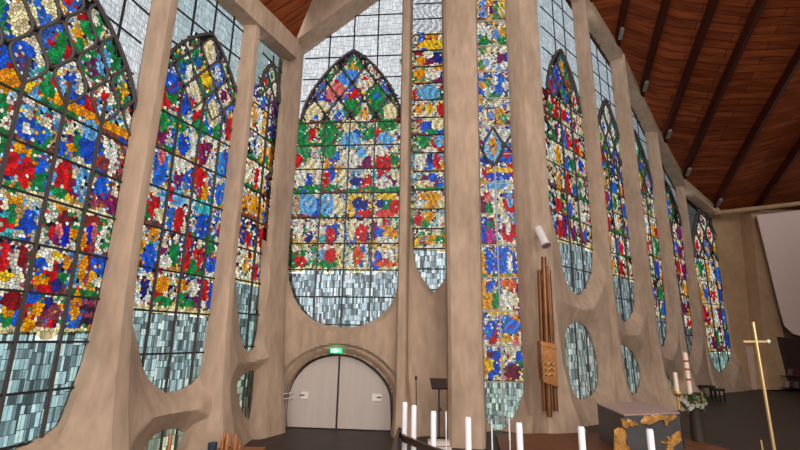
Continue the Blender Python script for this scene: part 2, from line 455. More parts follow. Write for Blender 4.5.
# ------------------------------------------------------------ floor, ceiling
FLOOR = mat('dark_floor', (.045, .030, .024), .5, noise=(3, .35), spec=.25)
EW = Plane(KE, deg=80).pt(16, 0, 0)
fp = [(-12, -12, 0), (-9.2, -1.7, 0), (*C0, 0), (*C1, 0), (*C2, 0), (*C3c, 0), (C3[0]-.05, C3[1]+.75, 0), (1.6, 16.3, 0), (F0[0], F0[1]+.3, 0), (*C6, 0), (*C7, 0), (*C8, 0), (*C9, 0), (*C10, 0), (*KE, 0), EW, (42, -12, 0)][::-1]
b = MB(); b.add(fp, [tuple(range(len(fp)))]); tag(b.build('floor', FLOOR, None, 0), kind='structure')
b = MB(); q = [(EW[0], EW[1]), (27, 12), (17, -5)]
for (xa, ya), (xb, yb) in zip(q, q[1:]): b.add([(xa, ya, 0), (xb, yb, 0), (xb, yb, 13), (xa, ya, 13)], [(0, 1, 2, 3)])
for (xa, ya), (xb, yb) in [((-12, -12), (-9.2, -1.7)), ((-9.2, -1.7), (-7.4, 5.2))]: b.add([(xa, ya, 0), (xb, yb, 0), (xb, yb, 9), (xa, ya, 9)], [(0, 1, 2, 3)])
tag(b.build('wall_blocker', mat('blocker_wall', (.16, .12, .09), .8, noise=(2, .2)), None, 0), kind='structure')  # unseen side walls, added to hold back sky light on both sides
# window tops as measured
def tl(pl, a, b):
    (ua, va), (ub, vb) = pl.uv(*a), pl.uv(*b); k = (vb-va)/(ub-ua); return lambda u: va+(u-ua)*k
zA = lambda u: 12.6
zB = zA
zC = lambda u: 12.6
zD = tl(BD, (302, 55), (378, 0))
zE = lambda u: 19.5
TLINE = [(BG, (610, 60)), (BI, (641, 125)), (BJ, (674, 185)), (BK, (718, 225))]
t_pts = []
for p_, q in TLINE:
    u, v = p_.uv(*q); P_ = p_.P+p_.U*u; t_pts.append((float(math.hypot(P_[0]-C6[0], P_[1]-C6[1])), v))
t_pts = [(0, 21.2)]+[(float((BG.uv(610, 60)[0])), BG.uv(610, 60)[1])]+t_pts[1:]
def zR(t): return float(np.interp(t, [p[0] for p in t_pts], [p[1] for p in t_pts]))
def zfun(pl, t0): return lambda u: zR(t0+u)
# ------------------------------------------------------------ openings (traced once, then placed on each wall plane)
def uvs(pl, pts, d=0): return [pl.uv(x, y, d) for x, y in pts]
oA = [(133, 75), (122, 200), (107, 325), (100, 350), (87, 390), (60, 425), (15, 450)]
uA = uvs(BA, oA); lowA = [(uA[-1][0]-.6, uA[-1][1]-.25), (uA[-1][0]-1.3, uA[-1][1]-.1), (uA[-1][0]-1.8, 1.9), (.35, 3.5), (.3, 6)]
opA = [(uA[0][0], 13)]+catmull(uA+lowA, 4, False).tolist()+[(.3, 13)]
oB = [(141, 260), (138, 320), (139, 350), (146, 374), (158, 388), (170, 392), (185, 388), (200, 375), (212, 350), (218, 320), (222, 290), (226, 200)]
uB = uvs(BB, oB); uB[0] = (.22, 6); uB[1] = (.24, 4.2); opB = [(.22, 13)]+catmull(uB, 4, False).tolist()+[(uB[-1][0], 13)]
oB2 = [(145, 448), (150, 440), (158, 433), (171, 429), (182, 431), (190, 437), (184, 445), (172, 453), (158, 458), (148, 455)]
opB2 = catmull(uvs(BB, oB2), 4)
oC = [(239, 300), (240, 335), (246, 350), (252, 350), (256, 340), (259, 320), (262, 250), (267, 180)]
uC = uvs(BC, oC); lC = min(.25, uC[0][0]); opC = [(lC, 13), (lC, 6)]+catmull(uC[1:], 4, False).tolist()+[(uC[-1][0], 13)]
oC2 = [(237, 385), (243, 375), (250, 371), (255, 372), (257, 382), (257, 400), (256, 418), (253, 427), (247, 420), (240, 405)]
opC2 = catmull(uvs(BC, oC2), 4)
oD = [(291, 200), (288, 265), (290, 285), (297, 303), (310, 318), (328, 325), (345, 327), (362, 325), (380, 316), (392, 302), (397, 287), (399, 265), (400, 200)]
uD = uvs(BD, oD); opD = [(uD[0][0], 13)]+catmull(uD, 4, False).tolist()+[(uD[-1][0], 13)]
door_px = [(283, 430), (284, 410), (286, 394), (292, 378), (303, 365), (318, 357), (337, 354), (356, 357), (372, 366), (384, 378), (391, 392), (392, 412), (391, 434)]
uDoor = uvs(BD, door_px); uDoor[0] = (uDoor[0][0], -.3); uDoor[-1] = (uDoor[-1][0], -.3); opDoor = catmull(uDoor, 4, False)
oE = [(412, 200), (413, 245), (416, 265), (423, 279), (434, 293), (445, 279), (452, 265), (455, 245), (455, 200)]
uE = uvs(BD, oE); opE = [(uE[0][0], 13)]+uE[:1]+catmull(uE[1:5], 4, False).tolist()+catmull(uE[4:], 4, False).tolist()+[(uE[-1][0], 13)]
oF = [(472, 150), (474, 370), (480, 410), (490, 425), (498, 431), (505, 428), (515, 415), (523, 395), (527, 370), (526, 320), (524, 250), (519, 150)]
uF = uvs(BF, oF); opF = [(uF[0][0], 13)]+catmull(uF, 4, False).tolist()+[(uF[-1][0], 13)]
def tall(pl, px, lmin=.3):
    u = [(min(a, pl.L-.12), b) for a, b in uvs(pl, px)]; u[0] = (min(u[0][0], lmin), u[0][1]); return u, [(u[0][0], 13.5 if u[0][1] < 13 else u[0][1]+1)]+catmull(u, 4, False).tolist()+[(u[-1][0], 13.5)]
uG, opG = tall(BG, [(558, 210), (560, 250), (563, 270), (568, 285), (577, 295), (584, 290), (591, 275), (593, 255), (592, 220)], 1.2)
uH, opH = tall(BH, [(608, 210), (612, 280), (615, 300), (620, 315), (625, 322), (631, 316), (635, 300), (634, 270), (630, 220)], .35)
uI, opI = tall(BI, [(643, 200), (652, 280), (655, 330), (661, 346), (665, 342), (667, 330), (666, 310), (662, 260), (655, 200)], .35)
uJ, opJ = tall(BJ, [(672, 230), (680, 300), (684, 345), (689, 357), (693, 340), (692, 320), (687, 280), (681, 220)], .35)
uK, opK = tall(BK, [(697, 260), (706, 330), (709, 350), (716, 369), (723, 371), (729, 360), (733, 350), (729, 310), (722, 240)], 2)
opG2 = catmull(uvs(BG, [(566, 332), (571, 324), (578, 322), (588, 330), (595, 350), (599, 370), (597, 388), (588, 397), (578, 398), (571, 385), (566, 360)]), 4)
opH2 = catmull(uvs(BH, [(618, 350), (622, 345), (630, 349), (638, 362), (641, 378), (637, 391), (631, 395), (624, 382), (619, 364)]), 4)
opI2 = catmull(uvs(BI, [(661, 367), (665, 370), (671, 380), (674, 385), (671, 391), (665, 384)]), 4)
pmL = lambda v: .42+.25*np.clip(1-v/1.5, 0, 1)
pmR = lambda v: .42+.22*np.clip(1-v/1.2, 0, 1)
web('wall_left', BA, -.1, BA.L+.0, 6.5, [opA], pmL, .75, 1.2, .09)
web('wall_left', BB, 0, BB.L, 6.5, [opB, opB2], pmL, .65, 1.2, .07)
web('wall_left', BC, 0, BC.L, 6.0, [opC, opC2], pmL, .5, 1.2, .06)
arc_c = ((uDoor[0][0]+uDoor[-1][0])/2, .35); 
def reliefD(X):
    r = np.hypot((X[:, 0]-arc_c[0])/1.0, (X[:, 1]-arc_c[1])*1.0); return -.14*(1-smooth01(2.34, 2.39, r))*(X[:, 0] < 4.1)
web('wall_back', BD, 0, BD.L, 6.8, [opD, opDoor, opE], lambda v: .24+0*v, 1.2, 1.2, .06, relief=reliefD, fade=0, back=.42)
web('wall_back', BF, 0, BF.L, 7.0, [opF], lambda v: .5+0*v, 1.2, 1.2, .08)
web('wall_right', BG, 0, BG.L, 8.0, [opG, opG2], pmR, .24, .9, .08)
web('wall_right', BH, 0, BH.L, 8.0, [opH, opH2], pmR, .24, .9, .08)
web('wall_right', BI, 0, BI.L, 7.5, [opI, opI2], pmR, .24, .9, .08)
web('wall_right', BJ, 0, BJ.L, 7.0, [opJ], pmR, .24, .9, .09)
web('wall_right', BK, 0, BK.L, 6.5, [opK], pmR, .24, .9, .09)
# ------------------------------------------------------------ piers
def pier(name, P, deg, prof, ztop, label, group='tall concrete piers between the windows', extra=1.0, cat='concrete pier'):
    a = math.radians(deg); U = np.array([math.sin(a), math.cos(a), 0]); N = np.array([math.cos(a), -math.sin(a), 0]); P = np.array([P[0], P[1], 0.])
    zs = sorted(set([p[0] for p in prof]+list(np.linspace(0, 5, 21))+[ztop])); zs = [z for z in zs if z <= ztop]
    V = []; F = []; k = 0
    for z in zs:
        g = lambda i: float(np.interp(z, [p[0] for p in prof], [p[i] for p in prof]))
        hl, hr, hf, d, sh = g(1), g(2), g(3), g(4), g(5)
        loop = [(-hl, -.05), (-hl*1.0, d*.25), (-hf-(hl-hf)*.25, d*.8), (-hf, d*.93), (-hf*.8, d*.985), (-hf*.3, d), (hf*.3, d), (hf*.8, d*.985), (hf, d*.93), (hf+(hr-hf)*.25, d*.8), (hr, d*.25), (hr, -.05)]
        k = len(loop); V += [P+U*(a_+sh)+N*b_+np.array([0, 0, z]) for a_, b_ in loop]
    for j in range(len(zs)-1):
        for i in range(k): F.append((j*k+i, j*k+(i+1) % k, (j+1)*k+(i+1) % k, (j+1)*k+i))
    F.append(tuple(range(k))[::-1]); F.append(tuple((len(zs)-1)*k+i for i in range(k)))
    base = empty(name, tuple(P)); o = obj('shaft', [v-P for v in V], F, CONC, base, 30)
    base_ = o; bpy.data.objects.remove(base); o.name = name; o.location = tuple(P); o.parent = None
    return tag(o, label, cat, group)
LP = [(0, .9, 1.45, .35, 1.0, .0), (.5, .65, 1.0, .26, .85, 0), (1.2, .45, .58, .2, .68, 0), (2.2, .3, .34, .15, .55, 0), (3.4, .23, .23, .12, .47, 0), (5, .2, .2, .11, .43, 0), (13, .2, .2, .11, .40, 0)]
LP1 = [(0, 1.3, 1.0, .3, 1.15, 0), (.6, .95, .75, .26, .95, 0), (1.4, .62, .5, .22, .78, 0), (2.4, .4, .34, .18, .64, 0), (3.8, .27, .25, .14, .52, 0), (5.5, .23, .22, .13, .46, 0), (13, .23, .22, .13, .44, 0)]
RP = [(0, .5, .5, .25, 1.25, 0), (.7, .32, .32, .18, .9, 0), (1.5, .25, .25, .14, .73, 0), (2.6, .22, .22, .12, .67, 0), (4, .2, .2, .11, .63, 0), (7, .2, .2, .1, .61, 0), (22, .2, .2, .1, .60, 0)]
RP8 = [(a, b_, c_, d_, e_*1.2, f_) for a, b_, c_, d_, e_, f_ in RP]
avg = lambda a, b: (a.deg+b.deg)/2
pier('concrete_pier', C0, BA.deg, LP1, 12.6, 'board-marked concrete pier beyond the left edge of the big left window')
pier('concrete_pier', C1, avg(BA, BB), LP1, 12.6, 'leaning beige concrete pier between the large left window and the next window')
pier('concrete_pier', C2, avg(BB, BC), LP, 12.8, 'flared beige concrete pier with the orange candle rack standing at its foot')
CP3 = [(0, .75, .75, .6, .62, 0), (1, .66, .72, .52, .5, 0), (2.5, .6, .7, .48, .36, 0), (4, .56, .7, .45, .28, 0), (13.5, .56, .7, .45, .26, 0)]
pier('concrete_pier', (-4.3, 15.25), 25, CP3, 13.9, 'corner concrete pier just left of the arched double door')
P4 = BD.pt(BD.uv(403.5, 300)[0], 0, 0)
CP4 = [(0, .34, .85, .2, .7, 0), (.5, .28, .5, .17, .66, 0), (1.2, .24, .3, .16, .63, 0), (2.2, .21, .21, .15, .62, 0), (6, .20, .20, .14, .6, 0), (19, .21, .21, .15, .6, 0)]
pier('concrete_pier', P4, BD.deg, CP4, 19.2, 'slender concrete pier just right of the arched double door')
CP5 = [(0, .60, .60, .52, 1.6, 0), (3, .59, .59, .50, 1.6, 0), (20, .70, .70, .60, 1.7, 0)]
pier('concrete_pier', (2.20, 15.35), 98, CP5, 20.5, 'broad free-standing concrete pier in the centre behind the lectern')
CP6 = [(0, 1.0, 1.25, .75, 1.1, .35), (1, .75, .85, .5, .95, .2), (2.2, .62, .62, .42, .82, .08), (4, .58, .55, .4, .75, 0), (20, .62, .6, .42, .8, 0)]
pier('concrete_pier', (C6[0]-.15, C6[1]+.1), 72, CP6, 21.5, 'wide concrete pier carrying the copper tube sculpture')
pier('concrete_pier', C7, 47, RP, zR(BG.L)+.3, 'first concrete pier right of the copper tube sculpture, behind the altar')
pier('concrete_pier', C8, 47, RP8, zR(BG.L+BH.L)+.3, 'second concrete pier right of the copper tube sculpture')
pier('concrete_pier', C9, 47, RP, zR(BG.L+BH.L+BI.L)+.3, 'third concrete pier right of the copper tube sculpture, behind the tall candle')
pier('concrete_pier', C10, 52, [(a, b_*.9, c_*.9, d_, e_*.75, f_) for a, b_, c_, d_, e_, f_ in RP], zR(T10)+.3, 'last concrete pier before the far window on the right')
# ------------------------------------------------------------ ring beams
def ringbeam(name, pl, u0, u1, z0, z1, depth, h, label):
    p = [pl.pt(u0, z0, -.06), pl.pt(u1, z1, -.06), pl.pt(u1, z1, depth), pl.pt(u0, z0, depth)]
    q = [(a[0], a[1], a[2]+h) for a in p]
    o = MB().hexa(p+q).build(name, CONC, None, 0)
    return tag(o, kind='structure')
ringbeam('trim_1', BA, -.3, BA.L+.05, 12.6, 12.6, .5, .8, '')
ringbeam('trim_2', BB, -.05, BB.L+.05, 12.6, 12.6, .5, .8, '')
ringbeam('trim_3', BC, -.05, BC.L+.1, 12.6, 12.85, .5, .8, '')
ringbeam('trim_4', BD, 0, 5.9, zD(0), zD(5.9), .9, 1.5, '')
ringbeam('trim_5', BG, 0, BG.L, zR(0), zR(BG.L), .62, .55, '')
ringbeam('trim_6', BH, 0, BH.L, zR(BG.L), zR(T8), .62, .55, '')
ringbeam('trim_7', BI, 0, BI.L, zR(T8), zR(T9), .62, .55, '')
ringbeam('trim_8', BJ, 0, BJ.L, zR(T9), zR(T10), .62, .55, '')
ringbeam('trim_9', BK, 0, BK.L, zR(T10), zR(23.1), .62, .55, '')
# ------------------------------------------------------------ windows
CL = (222, 228, 232); TEAL = (120, 142, 146)
RD = (205, 22, 32); BU = (35, 95, 210); NV = (35, 45, 125); OG = (238, 150, 25); GR = (25, 135, 70); WT = (240, 234, 215); CR = (240, 222, 175); LB = (115, 180, 230); PU = (150, 72, 90); DR = (140, 22, 32); YL = (245, 195, 50); PK = (228, 120, 120); TN = (190, 150, 100); CY = (70, 185, 190)
def edges(pl, y, xs): return [pl.uv(x, y)[0] for x in xs]
_a0, _a1 = edges(BA, 225, (40, 82)); _lw = _a1-_a0
BLA = [(15, 300, 12, 10, DR), (18, 318, 5, 8, BU), (5, 293, 8, 5, WT), (8, 322, 5, 4, GR), (35, 297, 6, 8, BU), (39, 308, 6, 7, OG), (29, 325, 5, 10, OG), (50, 303, 4, 6, NV), (56, 313, 8, 8, PU), (45, 320, 6, 8, PU), (62, 308, 4, 6, OG),
 (77, 306, 5, 16, OG), (95, 303, 13, 3, PU), (95, 309, 13, 3, (60, 35, 60)), (94, 315, 12, 3, PU), (93, 321, 12, 3, (60, 35, 60)),
 (3, 255, 7, 12, RD), (15, 262, 6, 8, WT), (24, 255, 4, 12, DR), (6, 275, 8, 5, YL), (20, 277, 5, 5, CR), (46, 250, 5, 8, WT), (50, 268, 3, 5, WT), (41, 265, 7, 9, BU), (43, 280, 8, 6, OG), (60, 255, 5, 4, YL), (68, 261, 4, 7, OG), (65, 277, 5, 5, GR), (57, 285, 6, 6, NV),
 (100, 252, 4, 3, WT), (101, 264, 9, 11, BU), (99, 283, 7, 6, WT), (84, 268, 4, 14, OG), (90, 262, 3, 24, PU), (45, 233, 5, 6, WT), (51, 233, 3, 6, RD), (60, 232, 3, 8, PK), (67, 236, 3.4, 12, (20, 40, 190)), (73, 238, 3, 10, OG), (85, 240, 3, 10, OG), (89, 236, 3, 12, (20, 40, 190)), (95, 232, 3, 10, PK), (105, 233, 4, 8, WT), (8, 234, 7, 4, CY), (20, 234, 8, 5, WT),
 (52, 214, 5, 8, WT), (66, 220, 8, 9, (120, 35, 45)), (62, 209, 6, 4, OG), (5, 213, 6, 4, CY), (13, 215, 3, 10, GR), (22, 210, 6, 8, TN), (94, 222, 9, 8, (150, 50, 50)), (101, 211, 5, 5, WT),
 (22, 146, 6, 9, OG), (28, 128, 8, 6, WT), (11, 163, 9, 14, RD), (27, 172, 9, 15, RD), (38, 150, 5, 12, GR), (4, 148, 4, 12, GR), (17, 187, 12, 5, GR), (42, 165, 3, 10, BU), (72, 147, 5, 5, OG), (68, 150, 10, 9, BU), (66, 173, 8, 14, RD), (60, 192, 9, 6, GR), (70, 198, 6, 3, YL), (80, 183, 4, 12, LB), (56, 165, 4, 10, WT),
 (92, 130, 8, 11, LB), (82, 125, 6, 8, WT), (104, 163, 6, 8, (130, 60, 60)), (103, 187, 8, 11, (30, 100, 210)), (95, 172, 3, 12, GR), (112, 172, 3, 10, WT), (100, 205, 8, 5, PU),
 (8, 80, 12, 13, OG), (30, 84, 7, 9, YL), (3, 55, 9, 18, BU), (12, 45, 9, 12, BU), (30, 100, 6, 5, WT), (35, 92, 8, 10, LB), (48, 88, 9, 10, GR), (46, 75, 8, 8, (60, 170, 120)), (30, 50, 9, 7, BU), (55, 55, 6, 10, GR),
 (28, 24, 4, 13, RD), (42, 28, 4, 8, BU), (18, 8, 10, 9, WT), (25, 20, 16, 22, CR), (60, 6, 6, 4, OG), (55, 8, 14, 10, CR), (71, 52, 4.5, 13, RD), (71, 32, 4, 5, WT), (62, 45, 6, 16, GR), (80, 50, 6, 14, GR), (94, 22, 3, 12, WT), (84, 17, 3, 6, RD), (92, 30, 12, 10, GR), (100, 6, 9, 6, BU), (110, 68, 3, 4, RD), (105, 62, 8, 15, LB), (85, 80, 9, 6, WT), (122, 45, 4, 10, OG), (128, 60, 4, 10, BU)]
window(1, BA, [(x, y) for x, y in opA[1:-1]][::-1], zA, 5, (60, 389, 203, 4), (60, 334), ((60, -45), (95, 95)), CL, seed=3, piece=.066, tones=[(140, 168, 170)], mull=.06, xl=(_a1-4*_lw, _a1+_lw), blobs=BLA, strips=[(20, 196, .16, CR), (82, 116, .22, OG)], label='large left stained glass window with saints in red and blue')
BLB = [(192, 73, 3, 6, RD), (193, 75, 7, 12, WT), (209, 76, 3, 5, BU), (208, 76, 7, 11, YL), (173, 86, 2, 3, RD), (173, 83, 8, 11, BU), (173, 97, 6, 6, GR), (208, 51, 3, 7, RD), (208, 48, 7, 13, CR), (188, 50, 6, 10, WT), (171, 45, 4, 9, YL), (193, 101, 3, 6, RD), (197, 98, 7, 14, CR), (214, 114, 6, 15, (225, 205, 165)), (180, 112, 4, 5, RD),
 (165, 120, 5, 12, GR), (180, 124, 8, 8, GR), (201, 128, 8, 9, GR), (218, 132, 5, 9, GR), (197, 176, 5, 13, RD), (192, 183, 3, 6, BU), (181, 165, 9, 9, WT), (163, 155, 4, 10, PK), (221, 165, 5, 14, (60, 150, 230)), (213, 160, 4, 10, WT), (172, 192, 3, 9, RD), (177, 197, 10, 9, LB), (205, 207, 9, 8, CY), (192, 200, 5, 8, WT), (160, 215, 6, 6, CR),
 (155, 235, 5, 8, OG), (150, 258, 7, 14, BU), (166, 262, 6, 8, WT), (161, 270, 3, 6, RD), (163, 284, 8, 8, OG), (190, 240, 4, 8, RD), (187, 262, 3, 12, RD), (195, 288, 5, 9, WT), (193, 268, 5, 10, GR), (182, 285, 6, 7, OG), (211, 245, 5, 10, GR), (205, 290, 4, 11, RD), (212, 265, 6, 8, BU), (209, 278, 5, 5, WT), (145, 287, 4, 12, NV), (165, 300, 10, 4, GR), (188, 303, 9, 4, GR)]
_b = edges(BB, 345, (145.5, 171, 194.6)); _lw = (_b[2]-_b[0])/2
window(2, BB, uB, zB, 4, (185, 353, 313, 1), (185, 313), ((193, 18), (222, 112)), (185, 205, 210), seed=8, piece=.066, tones=[(150, 172, 172)], mull=.05, xl=(_b[0]-_lw, _b[2]+_lw), blobs=BLB, label='second window from the left with flamboyant tracery head')
_m, _r = edges(BC, 300, (250.5, 261.5))
window(3, BC, [(lC, 5)]+uC[1:], zC, 2, (250, 314, 282, 1), (250, 283), ((262, 52), (270, 95)), (150, 168, 168), seed=11, piece=.09, tones=[(130, 155, 155)], mull=.06, xl=(2*_m-_r, _r), dark=.1, bgs=[(235, 225, 200), (225, 150, 50), (60, 60, 130), (120, 170, 200)], label='narrow window in the left corner')
BLD = [(300, 261, 6, 6, RD), (294, 260, 5, 9, GR), (308, 256, 3, 6, WT), (331, 255, 5, 8, RD), (322, 254, 3, 5, LB), (327, 264, 10, 5, GR), (358, 256, 5, 9, (235, 80, 30)), (350, 258, 3, 9, WT), (366, 258, 3, 8, CR), (385, 264, 12, 3, (235, 90, 40)), (378, 255, 4, 4, BU), (388, 254, 8, 4, WT), (376, 265, 5, 5, BU),
 (298, 230, 5, 7, WT), (308, 237, 4, 6, NV), (301, 240, 6, 4, CR), (322, 230, 4, 4, WT), (330, 236, 5, 9, RD), (335, 228, 3, 6, BU), (323, 239, 4, 4, CY), (342, 232, 2, 12, WT), (361, 233, 6, 9, RD), (358, 223, 3, 3, WT), (366, 236, 3, 6, NV), (351, 232, 4, 11, CR), (380, 223, 3, 3, WT), (393, 224, 3, 3, CR), (386, 222, 4, 4, RD), (379, 232, 5, 5, BU), (392, 233, 5, 5, OG), (386, 240, 12, 4, WT),
 (296, 206, 3, 11, TN), (308, 205, 9, 11, LB), (326, 205, 7, 11, LB), (339, 207, 5, 10, CR), (358, 202, 6, 5, NV), (364, 204, 5, 5, NV), (365, 213, 9, 4, RD), (352, 206, 4, 11, YL), (360, 197, 10, 3, YL), (386, 196, 10, 3, YL), (380, 203, 4, 5, NV), (395, 206, 5, 7, RD), (385, 213, 12, 4, (225, 80, 70)),
 (297, 160, 5, 7, RD), (301, 177, 6, 9, WT), (310, 165, 5, 8, CR), (326, 179, 4, 9, RD), (331, 173, 4, 8, BU), (320, 168, 4, 6, WT), (350, 160, 7, 9, WT), (343, 176, 4, 6, CR), (356, 181, 7, 4, NV), (346, 185, 5, 4, WT), (387, 163, 4, 9, RD), (381, 170, 4, 6, RD), (394, 172, 4, 8, CR), (383, 183, 9, 5, WT), (320, 187, 20, 3, GR), (380, 188, 20, 3, GR),
 (302, 150, 9, 5, (60, 150, 90)), (328, 150, 9, 8, (60, 150, 90)), (378, 150, 9, 5, WT), (300, 134, 9, 13, GR), (328, 132, 9, 13, GR), (350, 140, 10, 8, LB), (350, 126, 5, 6, CR), (385, 140, 9, 8, LB), (388, 124, 10, 7, GR), (362, 152, 5, 6, LB),
 (349, 75, 3, 4, WT), (349, 77, 11, 8, (90, 150, 240)), (336, 82, 3, 4, RD), (336, 92, 10, 9, (235, 125, 120)), (363, 83, 5, 4, WT), (357, 92, 4, 5, RD), (363, 95, 3, 4, YL), (370, 92, 4, 6, GR), (321, 101, 4, 4, BU), (321, 108, 9, 8, CR), (349, 102, 4, 4, GR), (347, 110, 5, 4, BU), (352, 108, 9, 9, GR), (376, 104, 3, 6, RD), (381, 106, 3, 3, WT), (377, 107, 9, 9, GR), (307, 112, 8, 10, CR), (391, 112, 8, 10, CR), (349, 124, 8, 8, CR)]
_d = edges(BD, 225, (319, 399)); _lw = (_d[1]-_d[0])/3
window(4, BD, uD, zD, 4, (346, 297, 193, 4), (345, 270), ((350, 50), (395, 118)), (236, 240, 244), seed=20, piece=.068, tones=[(172, 190, 196)], xl=(_d[0]-_lw, _d[1]), blobs=BLD, bgs=[(120, 185, 225), (60, 150, 90), (232, 226, 205), (235, 200, 120)], label='window with pointed tracery above the arched door')
BLE = [(432, 36, 8, 2, OG), (432, 44, 14, 5, YL), (420, 45, 5, 3, PU), (440, 57, 7, 6, NV), (421, 60, 5, 4, OG), (428, 54, 5, 4, WT), (420, 52, 6, 3, DR), (420, 73, 6, 5, OG), (433, 74, 7, 5, WT), (443, 74, 3, 4, NV), (438, 67, 6, 2, OG), (443, 92, 3, 8, (30, 80, 80)), (428, 92, 12, 8, (110, 170, 205)), (440, 106, 3, 5, RD), (430, 108, 4, 6, YL), (419, 108, 4, 5, OG), (419, 122, 3, 4, RD), (424, 127, 3, 6, BU), (438, 124, 7, 6, CR), (430, 132, 8, 3, GR),
 (424, 141, 5, 8, GR), (440, 140, 6, 6, LB), (430, 150, 8, 3, WT), (437, 161, 4, 8, RD), (430, 158, 3, 6, NV), (443, 167, 4, 5, OG), (420, 162, 6, 8, WT), (432, 177, 5, 4, BU), (425, 183, 10, 4, CR), (430, 189, 14, 2, GR), (420, 203, 4, 5, WT), (441, 203, 4, 5, CR), (430, 200, 14, 9, (230, 160, 45)), (418, 220, 4, 6, RD), (430, 215, 6, 4, OG), (440, 220, 5, 5, WT), (424, 224, 5, 4, GR), (435, 246, 8, 3, WT), (440, 240, 6, 4, GR), (424, 238, 6, 4, TN), (416, 243, 2, 6, YL)]
window(5, BD, [uE[0]]+uE[1:], zE, 1, (430, 269, 100, 9), (430, 250), None, CL, seed=31, piece=.07, tones=[(172, 190, 196)], blobs=BLE, bgs=[(225, 215, 190), (200, 190, 160), (120, 180, 200), (70, 140, 90)], strips=[(430, 31, 8, (226, 230, 236))], label='narrow window with pointed foot left of the broad pier')
BLF = [(493, 146, 4, 9, OG), (493, 138, 3, 3, WT), (493, 147, 9, 14, LB), (507, 154, 3, 4, RD), (507, 156, 8, 7, BU), (492, 160, 12, 4, NV), (500, 136, 20, 8, (215, 212, 205)), (499, 176, 13, 4, (40, 80, 200)), (500, 170, 14, 3, YL), (498, 184, 10, 5, LB), (508, 182, 8, 6, WT),
 (510, 200, 3, 8, LB), (511, 203, 8, 9, RD), (502, 205, 4, 9, CR), (489, 208, 4, 6, GR), (489, 199, 4, 4, PK), (508, 226, 2.5, 9, WT), (509, 232, 8, 10, RD), (490, 236, 4, 8, (200, 50, 130)), (490, 226, 4, 5, GR), (510, 262, 3, 11, WT), (519, 262, 2.5, 13, CR), (502, 252, 9, 5, (30, 110, 220)), (503, 264, 9, 10, (25, 100, 210)), (489, 262, 4, 12, (30, 90, 200)), (489, 274, 3, 4, OG),
 (509, 284, 8, 6, (225, 110, 40)), (507, 300, 7, 10, WT), (516, 300, 3, 8, CR), (490, 285, 4, 5, BU), (489, 300, 4, 8, OG), (497, 312, 12, 2, YL), (512, 326, 8, 9, (60, 120, 220)), (505, 338, 5, 5, YL), (489, 330, 4, 8, (50, 110, 220)), (516, 342, 4, 4, PK), (519, 356, 4, 6, BU), (513, 372, 8, 8, (110, 35, 60)), (504, 362, 4, 8, CR), (506, 375, 4, 6, PK), (490, 355, 4, 4, (110, 40, 60)), (490, 365, 4, 7, YL), (490, 376, 3, 6, BU)]
for _y, _c in ((3, YL), (15, (215, 190, 130)), (31, (232, 228, 235)), (47, (225, 215, 175)), (65, (170, 200, 235)), (82, (232, 226, 215)), (100, (225, 215, 185)), (116, (190, 205, 165))):
    for _k in range(5): BLF.append((480+_k*7.5+(_k*3+_y) % 4, _y+((_k*5+_y) % 7)-3, 3.5, 4.5, [_c, _c, WT, (110, 150, 220), (225, 160, 60), (90, 150, 100)][(_k*7+_y) % 6]))
_m, _r = edges(BF, 245, (497.5, 521))
w6 = window(6, BF, uF, lambda u: 20, 2, (500, 382, 245, 4), (500, 382), None, CL, seed=41, piece=.07, tones=[(150, 168, 160)], barcol=PALEBAR, skip_mull=BF.uv(500, 150)[1], xl=(2*_m-_r, _r), blobs=BLF, bgs=[(225, 215, 190), (60, 110, 210), (225, 190, 110)], label='tall narrow window between the broad pier and the copper sculpture')
tb = MB()
for pts_ in ([(493, 127.5), (489, 134), (483.5, 143), (483, 152), (488, 161), (493, 166), (498, 161), (503, 152), (502.5, 143), (497, 134), (493, 127.5)], [(516, 127), (510, 137), (504, 146), (499, 157), (494, 166)], [(500, 140), (507, 146), (513, 153), (519, 163)], [(483, 150), (479, 144)]):
    tb.tube([BF.pt(*BF.uv(x, y), 0) for x, y in pts_], .05, 6)
tb.build('tracery', IRON, w6, 50)
off = [0, BG.L, BG.L+BH.L, BG.L+BH.L+BI.L, T10]
DK = [(30, 28, 60), (120, 30, 35), (40, 70, 150), (215, 190, 140), (232, 224, 200), (225, 150, 50), (230, 220, 200)]
window(7, BG, uG, zfun(BG, 0), 3, (575, 269, 244, 1), (575, 244), ((552, 42), (579, 112)), (185, 198, 205), seed=51, piece=.13, tones=[(135, 150, 155)], mull=.08, xl=tuple(edges(BG, 250, (558.5, 592.5))), dark=.16, bright=.9, bgs=DK, label='tall window right of the copper sculpture')
window(8, BH, uH, zfun(BH, off[1]), 3, (622, 299, 277, 1), (622, 277), ((603, 97), (624, 165)), (175, 188, 196), seed=61, piece=.14, tones=[(120, 135, 138)], mull=.08, xl=tuple(edges(BH, 250, (607, 634))), dark=.18, bright=.9, bgs=DK, label='second tall window right of the copper sculpture')
window(9, BI, uI, zfun(BI, off[2]), 3, (660, 322, 300, 1), (660, 300+18), ((634, 130), (651, 190)), (140, 152, 160), seed=71, piece=.15, tones=[(110, 122, 124)], mull=.08, dark=.14, bright=.9, bgs=DK, label='third tall window right of the copper sculpture')
window(10, BJ, uJ, zfun(BJ, off[3]), 2, (686, 335, 315, 1), (686, 328), ((664, 180), (678, 225)), (125, 135, 140), seed=81, piece=.16, tones=[(95, 102, 104)], mull=.09, dark=.14, bright=.9, bgs=DK, label='narrow tall window behind the tall paschal candle')
window(11, BK, uK, zfun(BK, off[4]), 3, (720, 351, 305, 2), (720, 352), ((700, 206), (721, 258)), (70, 75, 75), seed=91, piece=.16, tones=[(120, 150, 142)], mull=.10, xl=tuple(edges(BK, 305, (701.5, 729))), dark=.14, bright=.9, bgs=DK, label='farthest window with a black tracery head')
